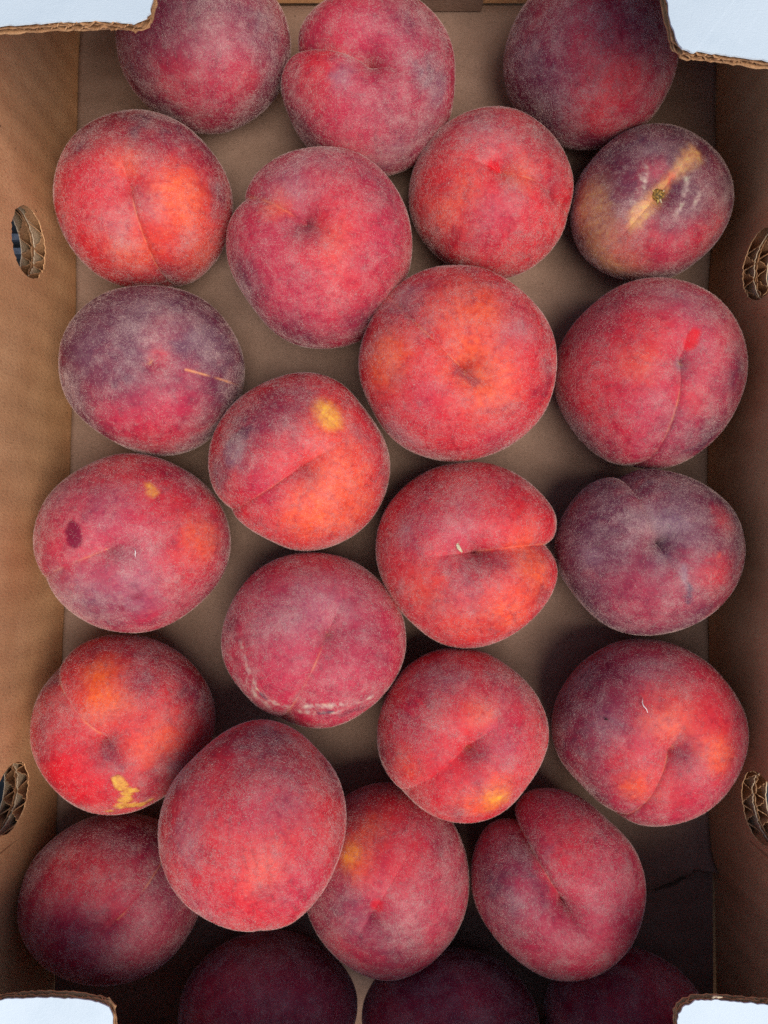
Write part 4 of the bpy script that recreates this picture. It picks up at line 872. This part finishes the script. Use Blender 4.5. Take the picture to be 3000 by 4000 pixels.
    a.data.foreach_set('value', blo.astype(np.float32))
    a = me.attributes.new('cork', 'FLOAT', 'POINT')
    a.data.foreach_set('value', cork.astype(np.float32))
    me.materials.append(M_PEACH)
    me.update()
    o = bpy.data.objects.new('peach', me)
    o.location = c
    link(o)
    o['label'] = e['label']
    o['category'] = 'peach'
    o['group'] = 'ripe peaches in the cardboard box'
    # ---- down: short curled hairs on all but the underside
    nv = len(V)
    nrm = np.zeros(nv * 3, dtype=np.float32)
    me.vertex_normals.foreach_get('vector', nrm)
    nrm = nrm.reshape(-1, 3)
    tri = np.array([f[:3] for f in GRID] + [(f[0], f[2], f[3]) for f in GRID if len(f) == 4])
    A, B, C = V[tri[:, 0]], V[tri[:, 1]], V[tri[:, 2]]
    area = np.linalg.norm(np.cross(B - A, C - A), axis=1)
    wgt = area * (nrm[tri[:, 0], 2] > -0.4) * np.clip(0.1 + blo[tri[:, 0]], 0.05, 2.0) ** 1.15
    rng = np.random.RandomState(seed + 99)
    pick = rng.choice(len(tri), HAIRS, p=wgt / wgt.sum())
    u, v = rng.rand(HAIRS), rng.rand(HAIRS)
    f = u + v > 1
    u[f], v[f] = 1 - u[f], 1 - v[f]
    P0 = A[pick] + u[:, None] * (B - A)[pick] + v[:, None] * (C - A)[pick]
    N = nrm[tri[pick, 0]]
    field = np.stack([wobble(n, seed + 80 + q, 13.0, 3, 0.6) for q in range(3)], 1)[tri[pick, 0]]
    T1 = np.cross(N, 1.6 * field + 0.45 * rng.normal(size=(HAIRS, 3)))
    T1 /= np.linalg.norm(T1, axis=1)[:, None] + 1e-9
    T2 = np.cross(N, T1) * rng.uniform(-1, 1, (HAIRS, 1))
    L = (rng.gamma(5.0, 0.2, HAIRS) * 0.00072)[:, None]
    up = rng.uniform(0.03, 0.34, (HAIRS, 1))
    P1 = P0 + L * (0.5 * up * N + 0.45 * T1)
    P2 = P0 + L * (0.75 * up * N + 0.75 * T1 + 0.45 * T2)
    pts = np.stack([P0, P1, P2], 1).reshape(-1, 3).astype(np.float32)
    hc = bpy.data.hair_curves.new('down')
    hc.add_curves([3] * HAIRS)
    hc.attributes['position'].data.foreach_set('vector', pts.ravel())
    ra = hc.attributes.get('radius') or hc.attributes.new('radius', 'FLOAT', 'POINT')
    ra.data.foreach_set('value', np.tile(np.array([0.000017, 0.000015, 0.000007], dtype=np.float32), HAIRS))
    hc.materials.append(M_FUZZ)
    h = link(bpy.data.objects.new('down', hc), o)
    h['kind'] = 'stuff'
    return o


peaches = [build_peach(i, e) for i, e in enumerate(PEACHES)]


# ---------------------------------------------------------------- dry stem in the open cavity, bits of chaff and lint
def surface(i, d, lift=0.0):
    e = PEACHES[i]
    d = np.array(d, float)
    d /= np.linalg.norm(d)
    rr = peach_radius(d[None], np.array(e['p']), np.array(e['m']), e['sh'])[0]
    return d * rr * np.array(e['r']) + d * lift


def frame(d):
    d = np.array(d, float)
    d /= np.linalg.norm(d)
    t = np.cross(d, (0.3, 1, 0.2))
    t /= np.linalg.norm(t)
    return d, t, np.cross(d, t)


def tube(name, pts, radii, mat, parent=None, sides=7, seed=0, flat=1.0):
    """A bent, uneven tube through pts, closed at both ends."""
    pts = np.array(pts, float)
    rng = np.random.RandomState(seed)
    V, Fc = [], []
    for k, (q, r) in enumerate(zip(pts, radii)):
        a = pts[min(k + 1, len(pts) - 1)] - pts[max(k - 1, 0)]
        d, t, s = frame(a)
        for j in range(sides):
            an = 2 * math.pi * j / sides
            rr = r * rng.uniform(0.78, 1.2)
            V.append(q + rr * (math.cos(an) * t + flat * math.sin(an) * s))
    for k in range(len(pts) - 1):
        for j in range(sides):
            a, b = k * sides + j, k * sides + (j + 1) % sides
            Fc.append((a, b, b + sides, a + sides))
    Fc.append(tuple(range(sides))[::-1])
    Fc.append(tuple((len(pts) - 1) * sides + j for j in range(sides)))
    return mesh_obj(name, V, Fc, mat, parent, smooth=True)


SI = 6
pk = peaches[SI]
d, t, s = frame(PEACHES[SI]['p'])
root = surface(SI, d)
mm = 0.00125
stem = tube('stem', [root - 2 * mm * d, root + 1.2 * mm * d + 0.2 * mm * t, root + 3.2 * mm * d + 0.5 * mm * t, root + 4.0 * mm * d + 0.6 * mm * t],
            [2.6 * mm, 2.3 * mm, 2.0 * mm, 0.9 * mm], M_STEM_TIP, pk, 9, 4)
stem['label'] = 'dry brown stem stub in the cavity'
X, Y, Z = np.eye(3)
for k, (dx, dy, l, r0, mat) in enumerate(((0.85, 0.5, 4.6, 0.75, M_CHAFF), (-0.1, -1.0, 3.6, 0.6, M_STEM), (0.3, -0.9, 3.2, 0.7, M_CHAFF), (-0.7, 0.4, 2.4, 0.5, M_STEM), (-0.3, 0.9, 2.6, 0.45, M_STEM))):
    o = np.array((dx, dy, 0.0))
    o /= np.linalg.norm(o)
    a = root + 2.4 * mm * d + 1.0 * mm * o
    tube('stem_shred', [a, a + 0.4 * l * mm * o + 0.7 * mm * d, a + 0.8 * l * mm * o + 1.1 * mm * d, a + l * mm * o + 1.6 * mm * d],
         [r0 * mm, r0 * 0.9 * mm, r0 * 0.8 * mm, r0 * 0.35 * mm], mat, stem, 6, 20 + k, 0.5)


mm = 0.001


def bit(name, key, label, cat, curve, radii, mat, up=0.0004, flat=1.0):
    i, dd = MARKS[key]
    base = surface(i, dd, up) + np.array(PEACHES[i]['c'])
    n, _, _ = frame(np.array(dd) / np.array(PEACHES[i]['r']))
    ex = X - np.dot(X, n) * n
    ex /= np.linalg.norm(ex)
    ey = np.cross(n, ex)
    pts = [base + a * mm * ex + b * mm * ey + c * mm * n for a, b, c in curve]
    o = tube(name, pts, [r * mm for r in radii], mat, None, 7, 3, flat)
    o['label'] = label
    o['category'] = cat
    return o


bit('bud_husk', 'chaff', 'tiny pale curved husk on the bright red peach with the deep cleft', 'husk',
    [(-1.0, 2.1, 0.3), (-0.8, 1.0, 0.7), (-0.2, -0.4, 0.8), (0.7, -1.6, 0.6), (1.2, -2.0, 0.3)], [0.3, 0.75, 0.8, 0.6, 0.25], M_CHAFF)
bit('lint_thread', 'lint', 'short white curled thread on the two-tone purple and orange peach', 'lint',
    [(-0.3, 3.2, 0.3), (-0.8, 1.5, 0.7), (-0.5, 0.0, 0.9), (0.4, -1.2, 0.8), (0.7, -2.6, 0.4)], [0.08, 0.17, 0.2, 0.17, 0.08], M_LINT)
bit('lint_thread', 'fibre', 'short pale thread on the wide peach with the dark maroon spot', 'lint',
    [(-0.1, 1.6, 0.3), (0.2, 0.5, 0.6), (0.0, -0.6, 0.6), (0.2, -1.6, 0.3)], [0.08, 0.16, 0.16, 0.08], M_LINT)
bit('dirt_speck', 'speck', 'tiny black speck on the two-tone purple and orange peach', 'speck',
    [(-0.8, 0.1, 0.1), (-0.2, 0.2, 0.3), (0.4, 0.0, 0.3), (0.9, -0.3, 0.1)], [0.15, 0.35, 0.3, 0.12], M_SPECK)

# dull metal slats of the stand under the box, seen through the upper left vent hole
for yy, lab in ((0.1405, 'upper of two grey metal slats seen through the upper left vent hole'), (0.1335, 'lower of two grey metal slats seen through the upper left vent hole')):
    o = slab('metal_slat', -0.30, -0.1735, yy - 0.0016, yy + 0.0016, -0.0118, -0.004, M_STEEL, None, 0.0005)
    o['label'] = lab
    o['category'] = 'metal slat'
    o['group'] = 'metal slats beside the box'

# a printed dot on the upper left flap, a torn shred standing off the lower right one
dz = FLAPS[0][0][2] - FLAPS[0][3] * (0.1462 - FLAPS[0][0][1]) + 0.0012 * math.sin(0.024 * 60 + 1) + 0.0006
dot = mesh_obj('ink_dot', [(-0.0905 + 0.0011 * math.cos(a) * (0.7 + 0.2 * math.sin(3 * a)), 0.1462 + 0.0013 * math.sin(a), dz - 0.42 * 0.0013 * math.sin(a)) for a in np.linspace(0, 2 * math.pi, 13)[:-1]], [tuple(range(12))], M_INK, flaps[0])
tube('paper_shred', [(0.1105, -0.1600, 0.1105), (0.1107, -0.1582, 0.1125), (0.1103, -0.1568, 0.1150), (0.1109, -0.1556, 0.1172)], [0.0004, 0.0006, 0.0008, 0.0003], M_PALE, flaps[3], 6, 5, 0.5)
